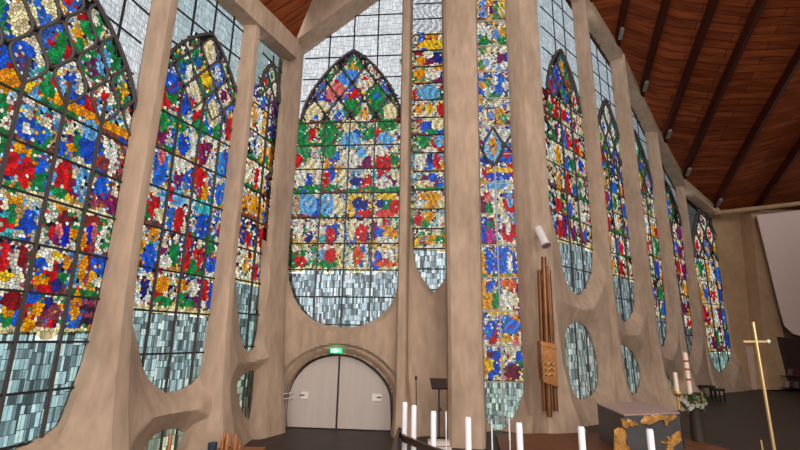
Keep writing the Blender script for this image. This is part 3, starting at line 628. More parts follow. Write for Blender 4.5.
for i, (pl, op, t, lb) in enumerate([(BB, opB2, (170, 180, 155), 'low eye-shaped window under the second window'), (BC, opC2, (135, 150, 135), 'low oval window in the left corner'),
        (BG, opG2, (145, 155, 150), 'large low oval window right of the copper sculpture'), (BH, opH2, (130, 142, 137), 'smaller low oval window behind the altar'), (BI, opI2, (95, 100, 98), 'slit-like low window left of the tall candle')]):
    n_ = 1 if i == 4 else 3
    window(12+i, pl, None, None, n_, None, None, None, t, opening=[tuple(x) for x in op[::4]], xl=(float(op[:, 0].min()), float(op[:, 0].max())), seed=100+i, label=lb, tones=[t], mull=.04)
# ------------------------------------------------------------ ceiling and roof beams
def wood_mat():
    M = bpy.data.materials.new('ceiling_planks'); M.use_nodes = True; n = M.node_tree.nodes; l = M.node_tree.links; b = n['Principled BSDF']
    uv = n.new('ShaderNodeUVMap'); uv.uv_map = 'UVMap'
    br = n.new('ShaderNodeTexBrick'); l.new(uv.outputs[0], br.inputs['Vector']); br.inputs['Scale'].default_value = 1; br.inputs['Brick Width'].default_value = 3.4; br.inputs['Row Height'].default_value = .42
    br.inputs['Mortar Size'].default_value = .018; br.inputs['Color1'].default_value = (.25, .058, .017, 1); br.inputs['Color2'].default_value = (.15, .032, .010, 1); br.inputs['Mortar'].default_value = (.05, .012, .006, 1)
    br.inputs['Bias'].default_value = -.1
    mp = n.new('ShaderNodeMapping'); mp.inputs['Scale'].default_value = (.5, 4, 1); l.new(uv.outputs[0], mp.inputs[0])
    t = n.new('ShaderNodeTexNoise'); t.inputs['Scale'].default_value = 1.4; t.inputs['Detail'].default_value = 6; l.new(mp.outputs[0], t.inputs['Vector'])
    r = n.new('ShaderNodeMapRange'); r.inputs[1].default_value = .3; r.inputs[2].default_value = .7; r.inputs[3].default_value = .55; r.inputs[4].default_value = 1.35; l.new(t.outputs['Fac'], r.inputs[0])
    mx = n.new('ShaderNodeVectorMath'); mx.operation = 'SCALE'; l.new(br.outputs['Color'], mx.inputs[0]); l.new(r.outputs[0], mx.inputs['Scale']); l.new(mx.outputs[0], b.inputs['Base Color'])
    b.inputs['Roughness'].default_value = .5; b.inputs['Specular IOR Level'].default_value = .12
    return M
PLANK = wood_mat()
BD_DIR = Vector((-.2073, -.9197, .3333)).normalized()
def edge(t): # a point on the inner edge of the ring beam, t metres along the right wall
    if t <= T10: p = np.array([*along(t), 0])+BG.N*.62
    else: p = np.array(BK.pt(t-T10, 0, .62))
    z = zR(t)+.55 if t <= 23.1 else zR(23.1)+.55-(t-23.1)*.12
    return Vector((p[0], p[1], z))
def curve_pt(t, s): # the ceiling rises and arches towards the nave
    p = edge(t)+BD_DIR*s; p.z += .55*math.sin(min(1, s/26)*math.pi)*1.0; return p
ts = [-2, 0, 5.3, 9.4, 13.4, T10, 23.1, 30, 38, 46]; ss = [i*2.0 for i in range(-1, 16)]
V = []; F = []; UVs = []
for t in ts:
    for s_ in ss: V.append(curve_pt(t, s_)+Vector((0, 0, .38))); UVs.append((V[-1].x*.976-V[-1].y*.217, V[-1].x*.217+V[-1].y*.976))
n = len(ss)
for i in range(len(ts)-1):
    for j in range(n-1): F.append((i*n+j, i*n+j+1, (i+1)*n+j+1, (i+1)*n+j))
ceil = obj('ceiling', V, F, PLANK, None, 60)
ul = ceil.data.uv_layers.new(name='UVMap')
for lp in ceil.data.loops: ul.data[lp.index].uv = UVs[lp.vertex_index]
tag(ceil, kind='structure')
bt = [5.6, 8.9, 11.9, 15.2, 18.4, 22.6, 27.5, 34]
nm = ['leftmost of the dark roof beams crossing the wooden ceiling', 'second dark roof beam from the left, ending over the wide window pier', 'third dark roof beam from the left on the plank ceiling', 'fourth dark roof beam from the left on the plank ceiling', 'dark roof beam rising from the last pier before the far window', 'dark roof beam rising from the far corner of the window wall', 'second dark roof beam from the right, above the white sheet', 'rightmost dark roof beam, above the white sheet']
STEEL = mat('pale_steel_bracket', (.2, .17, .15), .5)
for t, lb in zip(bt, nm):
    mb = MB(); pts = [curve_pt(t, s_)+Vector((0, 0, .08)) for s_ in ss[1:]]
    d = Vector((math.sin(a47), math.cos(a47), 0))*.24
    vs = []; fs = []
    for p in pts:
        for q in (-d+Vector((0, 0, -.28)), d+Vector((0, 0, -.28)), d+Vector((0, 0, .32)), -d+Vector((0, 0, .32))): vs.append(p+q)
    for i in range(len(pts)-1):
        for k in range(4): fs.append((i*4+k, i*4+(k+1) % 4, (i+1)*4+(k+1) % 4, (i+1)*4+k))
    fs += [(3, 2, 1, 0), tuple(len(vs)-4+k for k in range(4))]
    mb.add(vs, fs); o = mb.build('roof_beam', DARKWOOD, None, 0); tag(o, lb, 'roof beam', 'dark timber roof beams')
    if t < 24:
        p = curve_pt(t, .45)+Vector((0, 0, -.25)); q = curve_pt(t, 1.1)+Vector((0, 0, -.3))
        MB().bar(p, q, .2, .2).build('bracket', STEEL, o, 0)
# left part of the ceiling over the corner
CE = MB(); e1 = BA.pt(0, 13.35, .4); e2 = BB.pt(0, 13.35, .4); e3 = BC.pt(0, 13.35, .4); e4 = BC.pt(BC.L, 13.5, .4)
g0 = BD.pt(.3, zD(.3)+1.5, .9); g1 = BD.pt(4.6, zD(4.6)+1.5, .9)
CE.add([e1, e2, e3, e4, g0, g1, (3.5, 4, 22), (-2, -2, 20)], [(0, 7, 1), (1, 7, 6), (1, 6, 2), (2, 6, 3), (3, 6, 4), (4, 6, 5)])
o = CE.build('ceiling', PLANK, None, 0); tag(o, kind='structure'); ul = o.data.uv_layers.new(name='UVMap')
for lp in o.data.loops: c = o.data.vertices[lp.vertex_index].co; ul.data[lp.index].uv = (c.x, c.y)
# ------------------------------------------------------------ far end wall, pillar, sheet
ENDC = mat('far_wall_concrete', (.38, .23, .125), .8, noise=(2, .25), bump=.2, spec=.2)
PE = Plane(KE, deg=80)
pe = lambda x, y, d=0: PE.pt(*PE.uv(x, y, d), d)
W = MB(); zt = PE.uv(722, 211)[1]
W.hexa([PE.pt(.05, 0, -.12), PE.pt(16, 0, -.12), PE.pt(16, 0, 0), PE.pt(.0, 0, 0), PE.pt(.05, zt, -.12), PE.pt(16, zt+2, -.12), PE.pt(16, zt+2, 0), PE.pt(.0, zt, 0)])
tag(W.build('wall_end', ENDC, None, 0), kind='structure')
DW = mat('pale_wooden_panel_door', (.50, .36, .27), .6, noise=(2, .15))
pts = [pe(744, 346, .02), pe(761, 345, .02), pe(767, 391, .02), pe(747, 391, .02)]
u0, v0 = PE.uv(745, 346); u1, _ = PE.uv(762, 346)
d2 = empty('door_2', PE.pt((u0+u1)/2, 0, .05)); tag(d2, 'pale flush door in the far end wall behind the golden cross', kind='structure')
def pbox(pl, ua, ub, va, vb, da, db, base=None):
    o = np.array(base if base is not None else (0, 0, 0))
    P = lambda u, v, d: tuple(np.array(pl.pt(u, v, d))-o)
    return [P(ua, va, da), P(ub, va, da), P(ub, va, db), P(ua, va, db), P(ua, vb, da), P(ub, vb, da), P(ub, vb, db), P(ua, vb, db)]
bs = PE.pt((u0+u1)/2, 0, .05)
MB().hexa(pbox(PE, u0, u1, 0, v0, 0.01, .06, bs)).build('door_leaf', DW, d2, 0)
MB().hexa(pbox(PE, u1-.2, u1-.1, 1.0, 1.06, .06, .12, bs)).build('door_handle', BLACK, d2, 0)
# slanting end pillar: narrow at its top, broad at its foot
def solid(pl, quad_px, d0, d1, name, m_, parent=None):
    f = [pl.pt(*pl.uv(x, y, d1), d1) for x, y in quad_px]; uvq = [pl.uv(x, y, d1) for x, y in quad_px]
    bk = [pl.pt(u, v, d0) for u, v in uvq]; n = len(f)
    F = [tuple(range(n)), tuple(range(2*n-1, n-1, -1))]+[(i, n+i, n+(i+1) % n, (i+1) % n) for i in range(n)]
    return obj(name, f+bk, F, m_, parent, 0)
o = solid(PE, [(751, 211), (759, 210), (775, 290), (794, 389), (769, 390), (762, 320)], -.2, .9, 'slanted_pillar', ENDC); tag(o, 'slanting brown concrete pillar beside the white sheet', 'pillar')
o = MB().tube([pe(716, 213, 1.0), pe(752, 209, 1.3), pe(830, 200, 2.2)], .16, 10).build('beam_pipe', ENDC); tag(o, 'pale horizontal beam along the top of the far end wall', 'beam')
SHEET = mat('white_sheet', (.60, .43, .37), .8)
PS = Plane(PE.pt(0, 0, 1.4)[:2], deg=PE.deg)
sh = [(757, 215), (800, 210), (840, 208), (840, 344), (805, 337), (793, 334), (785, 326), (781, 312)]
o = solid(PS, sh, -.06, 0, 'hanging_screen', SHEET); tag(o, 'large white hanging screen at the right edge of the far wall', 'screen')
o = solid(PS, [(781, 337), (840, 345), (840, 392), (794, 389)], -1.2, -.2, 'organ_case', mat('dark_shelf_wood', (.035, .016, .012), .5)); tag(o, 'dark wooden shelf unit below the white hanging screen', 'shelf')
for y_ in (387.6, 375.6):
    solid(PS, [(783, y_), (840, y_+3), (840, y_+4), (783, y_+1)], -.2, .02, 'shelf_board', BLACK, o)
for x, y, c_, lb in [(787, 387, (170, 160, 150), 'cream book at the left end of the dark shelf unit'), (791, 387, (110, 40, 35), 'red book beside the cream one on the dark shelf unit'), (796, 388, (120, 112, 108), 'grey book near the right edge on the lower row of the dark shelf unit'),
        (790, 375, (120, 112, 105), 'grey book on the upper row of the dark shelf unit'), (796, 376, (120, 40, 35), 'red book on the upper row of the dark shelf unit')]:
    o = solid(PS, [(x, y-6), (x+2.6, y-6), (x+2.6, y), (x, y)], -.19, -.03, 'book', mat('book_cover', lin(c_)*.5, .6)); tag(o, lb, 'book', 'books on the dark shelf unit')
# ------------------------------------------------------------ arched double door
DOORM = mat('pale_pink_painted_boards', (.50, .41, .36), .55, noise=(1.5, .1), scale3=(6, 6, .4))
dd = -.28
base = BD.pt((uDoor[0][0]+uDoor[-1][0])/2, 0, dd)
dr = empty('door_1', base); tag(dr, 'arched pale double door in the back wall', kind='structure')
um = BD.uv(337.5, 400, dd)[0]
arc = [BD.uv(x, y, dd) for x, y in [(287, 430), (287, 412), (289, 396), (295, 380), (306, 367), (320, 359), (337.5, 356), (355, 359), (370, 368), (382, 380), (389, 394), (390.5, 412), (390.5, 434)]]
arc[0] = (arc[0][0], .03); arc[-1] = (arc[-1][0], .03); arc = catmull(arc, 4, False)
ztop = float(np.interp(um, arc[:, 0], arc[:, 1]))
def leaf(side):
    q = [p for p in arc if (p[0]-um)*side > .04]; q = q if side < 0 else q[::-1]
    poly = [(float(a), float(b)) for a, b in q]+[(um+side*.035, ztop), (um+side*.035, .03)]
    f = [np.array(BD.pt(a, b, dd))-base for a, b in poly]; bk = [np.array(BD.pt(a, b, dd-.08))-base for a, b in poly]; n = len(f)
    o = obj('door_leaf', f+bk, [tuple(range(n)), tuple(range(2*n-1, n-1, -1))]+[(i, n+i, n+(i+1) % n, (i+1) % n) for i in range(n)], DOORM, dr, 0)
    uu = um+side*1.15 if side > 0 else um-1.15
    x0, x1 = sorted([BD.uv(299 if side < 0 else 371, 396)[0], BD.uv(306 if side < 0 else 381, 396)[0]])
    zz = BD.uv(340, 397)[1]
    MB().hexa(pbox(BD, x0, x1, zz-.12, zz+.1, dd, dd+.05, base)).build('lock_plate', mat('cream_lock', (.75, .68, .62), .4), o, 0)
    MB().tube([np.array(BD.pt((x0+x1)/2, zz, dd+.05))-base, np.array(BD.pt((x0+x1)/2+side*.14, zz, dd+.09))-base], .02).build('handle', BLACK, o)
    for k in range(1, 8): # grooves between boards
        x = um+side*k*.24; zt_ = float(np.interp(x, arc[:, 0], arc[:, 1]))
        if zt_ < .4: continue
        pass
    return o
leaf(-1); leaf(1)
b = MB(); bb = [BD.pt(uDoor[0][0]-.3, -.1, dd-.1), BD.pt(uDoor[-1][0]+.3, -.1, dd-.1), BD.pt(uDoor[-1][0]+.3, 3, dd-.1), BD.pt(uDoor[0][0]-.3, 3, dd-.1)]
b.hexa([np.array(p)-base for p in pbox(BD, uDoor[0][0]-.3, uDoor[-1][0]+.3, -.02, 2.75, dd-.2, dd-.1)]); b.build('door_backing', BLACK, dr, 0)
zz = BD.uv(340, 397)[1]; xh = BD.uv(287, 396)[0]
m_ = MB(); m_.tube([np.array(BD.pt(xh-.25, zz+.06, .30))-base, np.array(BD.pt(xh+.15, zz+.06, dd+.04))-base], .02); m_.tube([np.array(BD.pt(xh-.25, zz-.1, .30))-base, np.array(BD.pt(xh+.15, zz-.1, dd+.04))-base], .02); m_.build('hinge_arm', mat('pale_metal', (.6, .52, .47), .4), dr)
# emergency exit sign
GREEN = mat('exit_green', (.02, .5, .18), .4, emit=((.03, .75, .28), 1.1)); SWH = mat('exit_white', (.9, .95, .9), .4, emit=((.9, 1, .92), .9))
uu, vv = BD.uv(337, 350.5); sg = empty('exit_sign', BD.pt(uu, vv, .2)); tag(sg, 'green lit emergency exit sign with white running figure over the arched door', 'exit sign')
bs = BD.pt(uu, vv, .2)
MB().hexa(pbox(BD, uu-.18, uu+.18, vv-.075, vv+.075, -.06, .22, bs)).build('sign_box', GREEN, sg, 0)
f_ = MB(); F3 = lambda a, b_: np.array(BD.pt(uu+a, vv+b_, .235))-bs
f_.hexa(pbox(BD, uu-.035, uu+.035, vv-.07, vv+.07, .22, .23, bs)); f_.build('doorway_mark', SWH, sg, 0)
f_ = MB(); f_.lathe([(.005, -.012), (.012, 0), (.005, .012)], 8, tuple(F3(-.09, .055))); f_.tube([F3(-.09, .035), F3(-.1, -.005), F3(-.075, -.03), F3(-.08, -.06)], .009, 6); f_.tube([F3(-.1, -.005), F3(-.12, -.035), F3(-.14, -.04)], .009, 6); f_.tube([F3(-.13, .01), F3(-.11, .03), F3(-.07, .02), F3(-.055, .0)], .008, 6); f_.build('running_figure', SWH, sg)
f_ = MB(); f_.tube([F3(.15, 0), F3(.07, 0)], .01, 6); f_.tube([F3(.1, .03), F3(.065, 0), F3(.1, -.03)], .01, 6); f_.build('arrow', SWH, sg)
# ------------------------------------------------------------ podium
POD = mat('red_brown_parquet', (.17, .06, .026), .5, noise=(2.5, .3), spec=.2)
pp = [gnd(x, y, .14) for x, y in [(496, 434), (594, 432.5), (640, 434), (686, 438), (728, 449), (760, 470), (760, 520), (520, 520)]]
v = [tuple(p) for p in pp]; n = len(v); o = obj('podium', v+[(a, b_, 0) for a, b_, c in v], [tuple(range(n)), ]+[(i, (i+1) % n, n+(i+1) % n, n+i) for i in range(n)], POD, None, 0); tag(o, 'low red-brown parquet podium under the altar', 'podium')
# ------------------------------------------------------------ altar
D = 12.0; 
def plane_of(p, q): return Plane(p[:2], Q=q[:2])
al = at_depth(624, 414, 11.6); ar = at_depth(679, 413, 11.9); zt = 1.02+.14
al = gnd(624, 414.5, zt); ar = gnd(679, 412.5, zt)
bl_ = gnd(597, 403, zt)
ALT = Plane(al[:2], Q=ar[:2]); Lx = float(np.hypot(*(ar-al)[:2]))
dep = float(-(bl_-al)@ALT.N); Ls = float((bl_-al)@ALT.U)
GREY = mat('grey_altar_stone', (.075, .070, .068), .5, noise=(5, .3), bump=.2); PINKT = mat('pinkish_altar_top', (.40, .27, .24), .4, noise=(4, .12))
GOLD = mat('gilded_relief', (.60, .29, .07), .45, metal=.3, noise=(22, .75), bump=.6)
base = ALT.pt(Lx/2, .14, 0); at_ = empty('altar', base); tag(at_, 'grey stone altar with ragged golden relief and pinkish top', 'altar')
P8 = lambda u0, u1, d0, d1, z0, z1, sk: [np.array(ALT.pt(u, z, d))-base for z in (z0, z1) for u, d in ((u0+sk*(-d1), -d1), (u1+sk*(-d1)*0+ (Ls if sk else 0), -d1), (u1, -d0), (u0, -d0))]
def slab(z0, z1, e=0):
    P = []
    for z in (z0, z1):
        for (u, d) in ((Ls-e, -dep-e), (Lx+Ls+e, -dep-e), (Lx+e, e), (-e, e)): P.append(np.array(ALT.pt(u, z, d))-base)
    return P
MB().hexa(slab(.14, zt-.03)).build('altar_block', GREY, at_, 0)
MB().hexa(slab(zt-.03, zt, .012)).build('altar_top', PINKT, at_, 0)
def relief(pts, name):
    uv_ = [(ALT.uv(x, y)) for x, y in pts]; rr = random.Random(len(pts)); c = np.mean(uv_, 0); V = []; F = []; n = len(uv_)
    dense = catmull(uv_, 5); dense = [(a+rr.uniform(-.022, .022), b_+rr.uniform(-.022, .022)) for a, b_ in dense]; n = len(dense)
    for k, dv in ((1, .0), (.93, .035), (.6, .05)):
        for a, b_ in dense: V.append(np.array(ALT.pt(c[0]+(a-c[0])*k, c[1]+(b_-c[1])*k, dv+rr.uniform(-.02, .02)*(dv > 0)))-base)
    for j in range(2):
        for i in range(n): F.append((j*n+i, j*n+(i+1) % n, (j+1)*n+(i+1) % n, (j+1)*n+i))
    F.append(tuple(2*n+i for i in range(n)))
    return obj(name, V, F, GOLD, at_, 40)
relief([(620.5, 418), (624, 422), (628, 419), (633, 421), (638, 423), (637, 425), (630, 426), (624, 428), (622, 424)], 'gold_relief')
relief([(641, 424), (643, 418), (648, 415), (660, 414.5), (676, 415), (674, 419), (668, 422), (667, 427), (666, 421), (658, 419.5), (652, 421), (648, 424)], 'gold_relief')
relief([(615, 429), (622, 428), (625, 432), (624, 437), (626, 443), (629, 448), (632, 456), (629, 470), (614, 470), (614, 440)], 'gold_relief')
relief([(680, 431), (675, 433), (671, 438), (667, 437), (668, 441), (660, 442), (667, 444), (666, 452), (664, 462), (668, 462), (672, 449), (680, 441)], 'gold_relief')
# ------------------------------------------------------------ copper tube sculpture on the pier
COP = mat('copper_brown_tube', (.20, .075, .025), .38, metal=.55, noise=(6, .4)); COPG = mat('golden_copper_bracket', (.25, .095, .022), .4, metal=.6, noise=(9, .35), bump=.4)
YS = 15.15
q_ = lambda x, y, dy=0: Vector(at_depth(x, y, YS+dy))
base = q_(551, 340); base.z = 0; sc = empty('copper_tube_sculpture', base); tag(sc, 'bundle of tall copper-brown tubes clasped by a golden bracket on the wide pier', 'sculpture')
for x0, y0, x1, y1, dy, r_ in [(543.5, 257, 549.5, 417, -.1, .085), (539.5, 270, 544.5, 411, .05, .075), (548.5, 270, 556, 411, .05, .075), (541.5, 275, 547, 350, -.05, .05), (546.5, 266, 552, 350, 0, .05)]:
    a = q_(x0, y0, dy)-base; b_ = q_(x1, y1, dy)-base; MB().tube([a, a.lerp(b_, .5), b_], r_, 12).build('tube', COP, sc)
br = [q_(540.5, 341, -.22)-base, q_(556, 344, -.22)-base, q_(558.5, 388, -.22)-base, q_(543, 381, -.22)-base]; 
bk = [p+Vector((0, .4, 0)) for p in br]
MB().hexa([br[3], br[2], bk[2], bk[3], br[0], br[1], bk[1], bk[0]]).build('bracket', COPG, sc, 0)
mb = MB()
for j in range(3):
    for k in range(2):
        c = q_(546+k*6+j*.3, 363+j*5.5, -.27)-base; mb.tube([c+Vector((-.09, 0, -.03)), c+Vector((-.03, -.02, .05)), c+Vector((.03, -.02, -.05)), c+Vector((.09, 0, .03))], .022, 6)
mb.build('wave_ornament', mat('bright_gold', (.85, .55, .18), .35, metal=.5), sc)
MB().bar(q_(541, 345, -.25)-base, q_(557, 348, -.25)-base, .06, .06).build('clasp_rim', COPG, sc, 0); MB().bar(q_(543, 381, -.25)-base, q_(558.5, 386, -.25)-base, .06, .06).build('clasp_rim', COPG, sc, 0)
# loudspeaker tube
base = q_(543, 243, .2); sp = empty('loudspeaker', base); tag(sp, 'tilted white tube loudspeaker fixed above the copper tube sculpture', 'loudspeaker')
LSP = mat('white_plastic', (.6, .55, .52), .4)
a = q_(538, 228, .1)-base; b_ = q_(546, 245, -.2)-base; MB().tube([a, b_], .14, 16).build('speaker_body', LSP, sp); MB().tube([b_, b_+(b_-a)*.06], .155, 16).build('speaker_rim', STEEL, sp)
MB().tube([a.lerp(b_, .5), a.lerp(b_, .5)+Vector((.0, .5, .1))], .03).build('wall_arm', STEEL, sp)
# ------------------------------------------------------------ lectern, microphone, white steps
YL = 12.9
def G(x, y, Y): return Vector(at_depth(x, y, Y))
t = G(439, 384, YL); f0 = G(439, 429, YL); f0.z = 0; le = empty('lectern', f0); tag(le, 'black metal lectern with a tilted desk before the broad pier', 'lectern')
w_ = (G(448, 384, YL)-G(430, 384, YL)).x/2; z_ = t.z
L_ = lambda x, y, z: Vector((t.x-f0.x+x, y, z))
MB().hexa([L_(-w_*.85, -.2, z_-.12), L_(w_*.9, -.2, z_-.12), L_(w_*.95, .12, z_+.1), L_(-w_*1.0, .12, z_+.1), L_(-w_*.85, -.22, z_-.08), L_(w_*.9, -.22, z_-.08), L_(w_*.95, .1, z_+.14), L_(-w_, .1, z_+.14)]).build('desk', mat('dark_red_black', (.03, .012, .012), .4), le, 0)
MB().tube([L_(0, 0, .03), L_(0, 0, z_-.02)], .025).build('pole', BLACK, le); MB().lathe([(.2, 0), (.2, .02), (.04, .04)], 20).build('base', BLACK, le); MB().lathe([(.035, 0), (.05, .04), (.035, .08)], 10, (t.x-f0.x+.04, 0, z_*.62)).build('knob', BLACK, [c for c in le.children if c.name.startswith('pole')][0])
mic = G(416, 379, YL); f1 = Vector((mic.x, mic.y, 0)); ms = empty('microphone_stand', f1); tag(ms, 'thin black microphone stand left of the lectern', 'microphone stand')
MB().tube([Vector((0, 0, .02)), Vector((.02, 0, mic.z*.5)), Vector((0, 0, mic.z))], .014, 6).build('pole', BLACK, ms); MB().lathe([(.01, 0), (.035, .05), (.03, .11), (.0, .13)], 10, (0, 0, mic.z-.04)).build('microphone', BLACK, ms)
MB().lathe([(.15, 0), (.13, .06), (.05, .16), (.02, .3)], 16).build('base', BLACK, ms)
WS = mat('pale_stone_steps', (.52, .43, .37), .6)
ya = 12.1; s0 = G(427, 441, ya); pl_ = empty('pale_steps', (s0.x, ya, 0)); tag(pl_, 'low pale stepped block below the lectern', 'steps')
x1 = (G(452, 441, ya)-s0).x; zs_ = [0, .13, .26, .38, .5]
for k in range(4):
    MB().box(-.07+.03*k+.02*(k % 2), x1+.06-.03*k, k*.05, .42, zs_[k], zs_[k+1]-.015).build('step', WS, pl_, 0)
# ------------------------------------------------------------ candle ring in the foreground
WAX = mat('white_wax', (.70, .67, .69), .45); WAX.node_tree.nodes['Principled BSDF'].inputs['Subsurface Weight'].default_value = .1
RAILM = mat('dark_brown_iron', (.05, .028, .022), .4, metal=.3)
cand = [(405, 402, 6.2, 438), (414, 405, 6.0, 441), (433.5, 411, 5.6, 470), (468, 417, 5.2, 480), (519, 422.5, 5.0, 480), (581, 426.5, 4.9, 480), (649.5, 429, 4.9, 480)]
ZR = 1.78; ZT = 1.3
pts = []
tips = []
for x, y, Y, yb in cand:
    p = G(x, y, Y); tips.append(p)
cen = []
for p in tips: cen.append(Vector((p.x-.01, p.y-.1, ZR)))
start = G(399, 430, 6.5); ring = [Vector((start.x, start.y, ZR))]+cen+[Vector((2.5, 3.2, ZR)), Vector((1.5, 2.4, ZR)), Vector((.6, 2.6, ZR)), Vector((.0, 4.2, ZR))]
rr = [Vector((a[0], a[1], a[2])) for a in catmull([tuple(p) for p in ring], 5)]
base = Vector((rr[0].x+1.1, 4.6, 0)); cr = empty('candle_rail', base); tag(cr, 'curved dark iron candle rail in the foreground carrying seven white candles', 'candle rail')
mb = MB(); N_ = len(rr); vs = []; fs = []
for i, p in enumerate(rr):
    tt = (rr[(i+1) % N_]-rr[i-1]).normalized(); nn = Vector((tt.y, -tt.x, 0))
    for a, z in ((-.02, .035), (.02, .035), (.02, -.04), (-.02, -.04)): vs.append(p+nn*a+Vector((0, 0, z))-base)
for i in range(N_):
    j = (i+1) % N_
    for k in range(4): fs.append((i*4+k, i*4+(k+1) % 4, j*4+(k+1) % 4, j*4+k))
mb.add(vs, fs).build('rail', RAILM, cr, 0)
for k in (2, 18, 38, 50):
    p = rr[k % N_]-base; MB().tube([Vector((p.x, p.y, 0)), Vector((p.x, p.y, ZR-.035))], .02, 8).build('leg', RAILM, cr)
tr = MB(); tr.add([p-base+Vector((0, 0, ZT-ZR)) for p in [q+(q-Vector((1.6, 4, ZR))).normalized()*.18 for q in rr]]+[p-base+Vector((0, 0, ZT-ZR-.03)) for p in [q+(q-Vector((1.6, 4, ZR))).normalized()*.18 for q in rr]], [tuple(range(N_)), tuple(range(2*N_-1, N_-1, -1))]+[(i, N_+i, N_+(i+1) % N_, (i+1) % N_) for i in range(N_)]); tr.build('tray', RAILM, cr, 0)
names = ['leftmost white candle on the curved rail', 'second white candle from the left on the curved rail', 'white candle in front of the pale steps', 'white candle in front of the broad pier', 'white candle below the tall narrow window', 'white candle in front of the foot of the wide pier', 'white candle in front of the altar']
for p, lb in zip(tips, names):
    o = empty('candle', (p.x, p.y, ZT)); tag(o, lb, 'candle', 'white candles on the curved rail'); h = p.z-ZT
    wx = MB().lathe([(.033, .0), (.033, h-.02), (.026, h)], 16).build('wax', WAX, o); MB().tube([Vector((0, 0, h-.01)), Vector((.003, 0, h+.015))], .0035, 5).build('wick', BLACK, wx)
# thin candles standing behind
for x, y, y2, lb in [(446, 412, 430, 'short white candle between the lectern and the broad pier'), (491.5, 421, 450, 'thin pale candle at the right edge of the broad pier'), (509, 419, 440, 'thin pale candle near the foot of the tall narrow window')]:
    p = G(x, y, 9.5); q = G(x, y2, 9.5); o = empty('thin_candle_stand', (p.x, p.y, 0)); tag(o, lb, 'candle')
    MB().lathe([(.016, q.z), (.016, p.z), (.004, p.z+.02)], 8).build('wax', WAX, o); MB().tube([Vector((0, 0, .02)), Vector((0, 0, q.z))], .012, 6).build('rod', WAX, o); MB().lathe([(.12, 0), (.12, .02), (.02, .03)], 12).build('base', RAILM, o)
# ------------------------------------------------------------ golden processional cross
GB = mat('polished_gold', (.66, .44, .20), .3, metal=.6)
Yc = 9.0; b0 = G(775, 474, Yc); tp = G(753, 322, Yc); b0 = Vector((tp.x, tp.y, 0)); cx = empty('processional_cross', b0); tag(cx, 'tall thin golden cross on a pole at the right', 'cross')
MB().tube([Vector((0, 0, .05)), Vector((0, 0, tp.z))], .028, 10).build('pole', GB, cx)
a = G(743, 341.5, Yc)-b0; c_ = G(768.5, 341.5, Yc)-b0; MB().bar(Vector((a.x, a.y, a.z)), Vector((c_.x, c_.y, c_.z)), .035, .035).build('crossbar', GB, cx, 0)
MB().lathe([(.01, -.04), (.04, 0), (.01, .04)], 10, tuple(c_)).build('finial', mat('pale_knob', (.8, .75, .65), .3), cx); MB().lathe([(.22, 0), (.2, .05), (.04, .08)], 20).build('base', GB, cx)
p = G(761, 440, 8.0); o = MB().tube([Vector((p.x, p.y, 0)), Vector((p.x, p.y, p.z))], [.03, .012], 8).build('brass_rod', GB); tag(o, 'short golden rod tip left of the tall golden cross', 'rod')
# ------------------------------------------------------------ paschal candle, small candle, flowers
CRW = mat('cream_wax', (.78, .62, .48), .5); REDM = mat('red_mark', (.5, .02, .02), .5)
Yp = 15.0; p = G(685, 353, Yp); q = G(686.5, 394, Yp); b0 = Vector((p.x, p.y, 0)); pc = empty('paschal_candle', b0); tag(pc, 'tall cream paschal candle with red marks on a dark stand', 'candle')
MB().lathe([(.07, q.z), (.07, p.z), (.02, p.z+.03)], 16).build('wax', CRW, pc); mb = MB()
for k in (.35, .6, .8): zc = q.z+(p.z-q.z)*k; MB().lathe([(.074, zc-.03), (.074, zc+.03)], 16).build('red_mark', REDM, pc)
pass; MB().lathe([(.22, 0), (.2, .05), (.04, .1), (.04, q.z-.1), (.12, q.z-.03), (.12, q.z)], 16).build('stand', RAILM, pc)
Yq = 13.6; p = G(675, 373, Yq); q = G(676, 391, Yq); b0 = Vector((p.x, p.y, 0)); pc = empty('altar_candle', b0); tag(pc, 'short cream candle on a brass holder just behind the altar', 'candle')
MB().lathe([(.055, q.z), (.055, p.z), (.02, p.z+.02)], 14).build('wax', CRW, pc); MB().lathe([(.15, 0), (.13, .05), (.03, .1), (.03, q.z-.5)], 14).build('stand', RAILM, pc); MB().lathe([(.04, q.z-.5), (.03, q.z-.15), (.13, q.z-.06), (.1, q.z)], 14).build('holder', mat('brass', (.55, .30, .08), .35, metal=.6), pc)
rnd = random.Random(9); LEAF = mat('leaf_green', (.05, .12, .03), .6); LEAF2 = mat('yellow_green_leaf', (.25, .27, .05), .6); PET = mat('white_petal', (.5, .46, .40), .6)
b0 = G(694, 405, 14.6); bz = b0.z; b0.z = 0; fl = empty('flower_arrangement', b0); tag(fl, 'white and green flower arrangement at the foot of the tall paschal candle', 'flower arrangement')
MB().lathe([(.16, 0), (.2, .25), (.16, bz-.1), (.22, bz)], 16).build('vase', mat('dark_vase', (.04, .03, .02), .5), fl)
for nm_, m_, cnt, rr_ in (('leaves', LEAF, 90, .38), ('pale_leaves', LEAF2, 40, .42)):
    mb = MB()
    for k in range(cnt):
        a = rnd.uniform(0, 6.28); r_ = rnd.uniform(.1, rr_); c = Vector((math.cos(a)*r_, math.sin(a)*r_*.7, bz+rnd.uniform(-.15, .3))); d = Vector((rnd.uniform(-1, 1), rnd.uniform(-1, 1), rnd.uniform(-.5, 1))).normalized(); e = d.cross(Vector((0, 0, 1))).normalized()*.035
        mb.add([c-d*.1, c+e, c+d*.13, c-e], [(0, 1, 2, 3)])
    mb.build(nm_, m_, fl, 0)
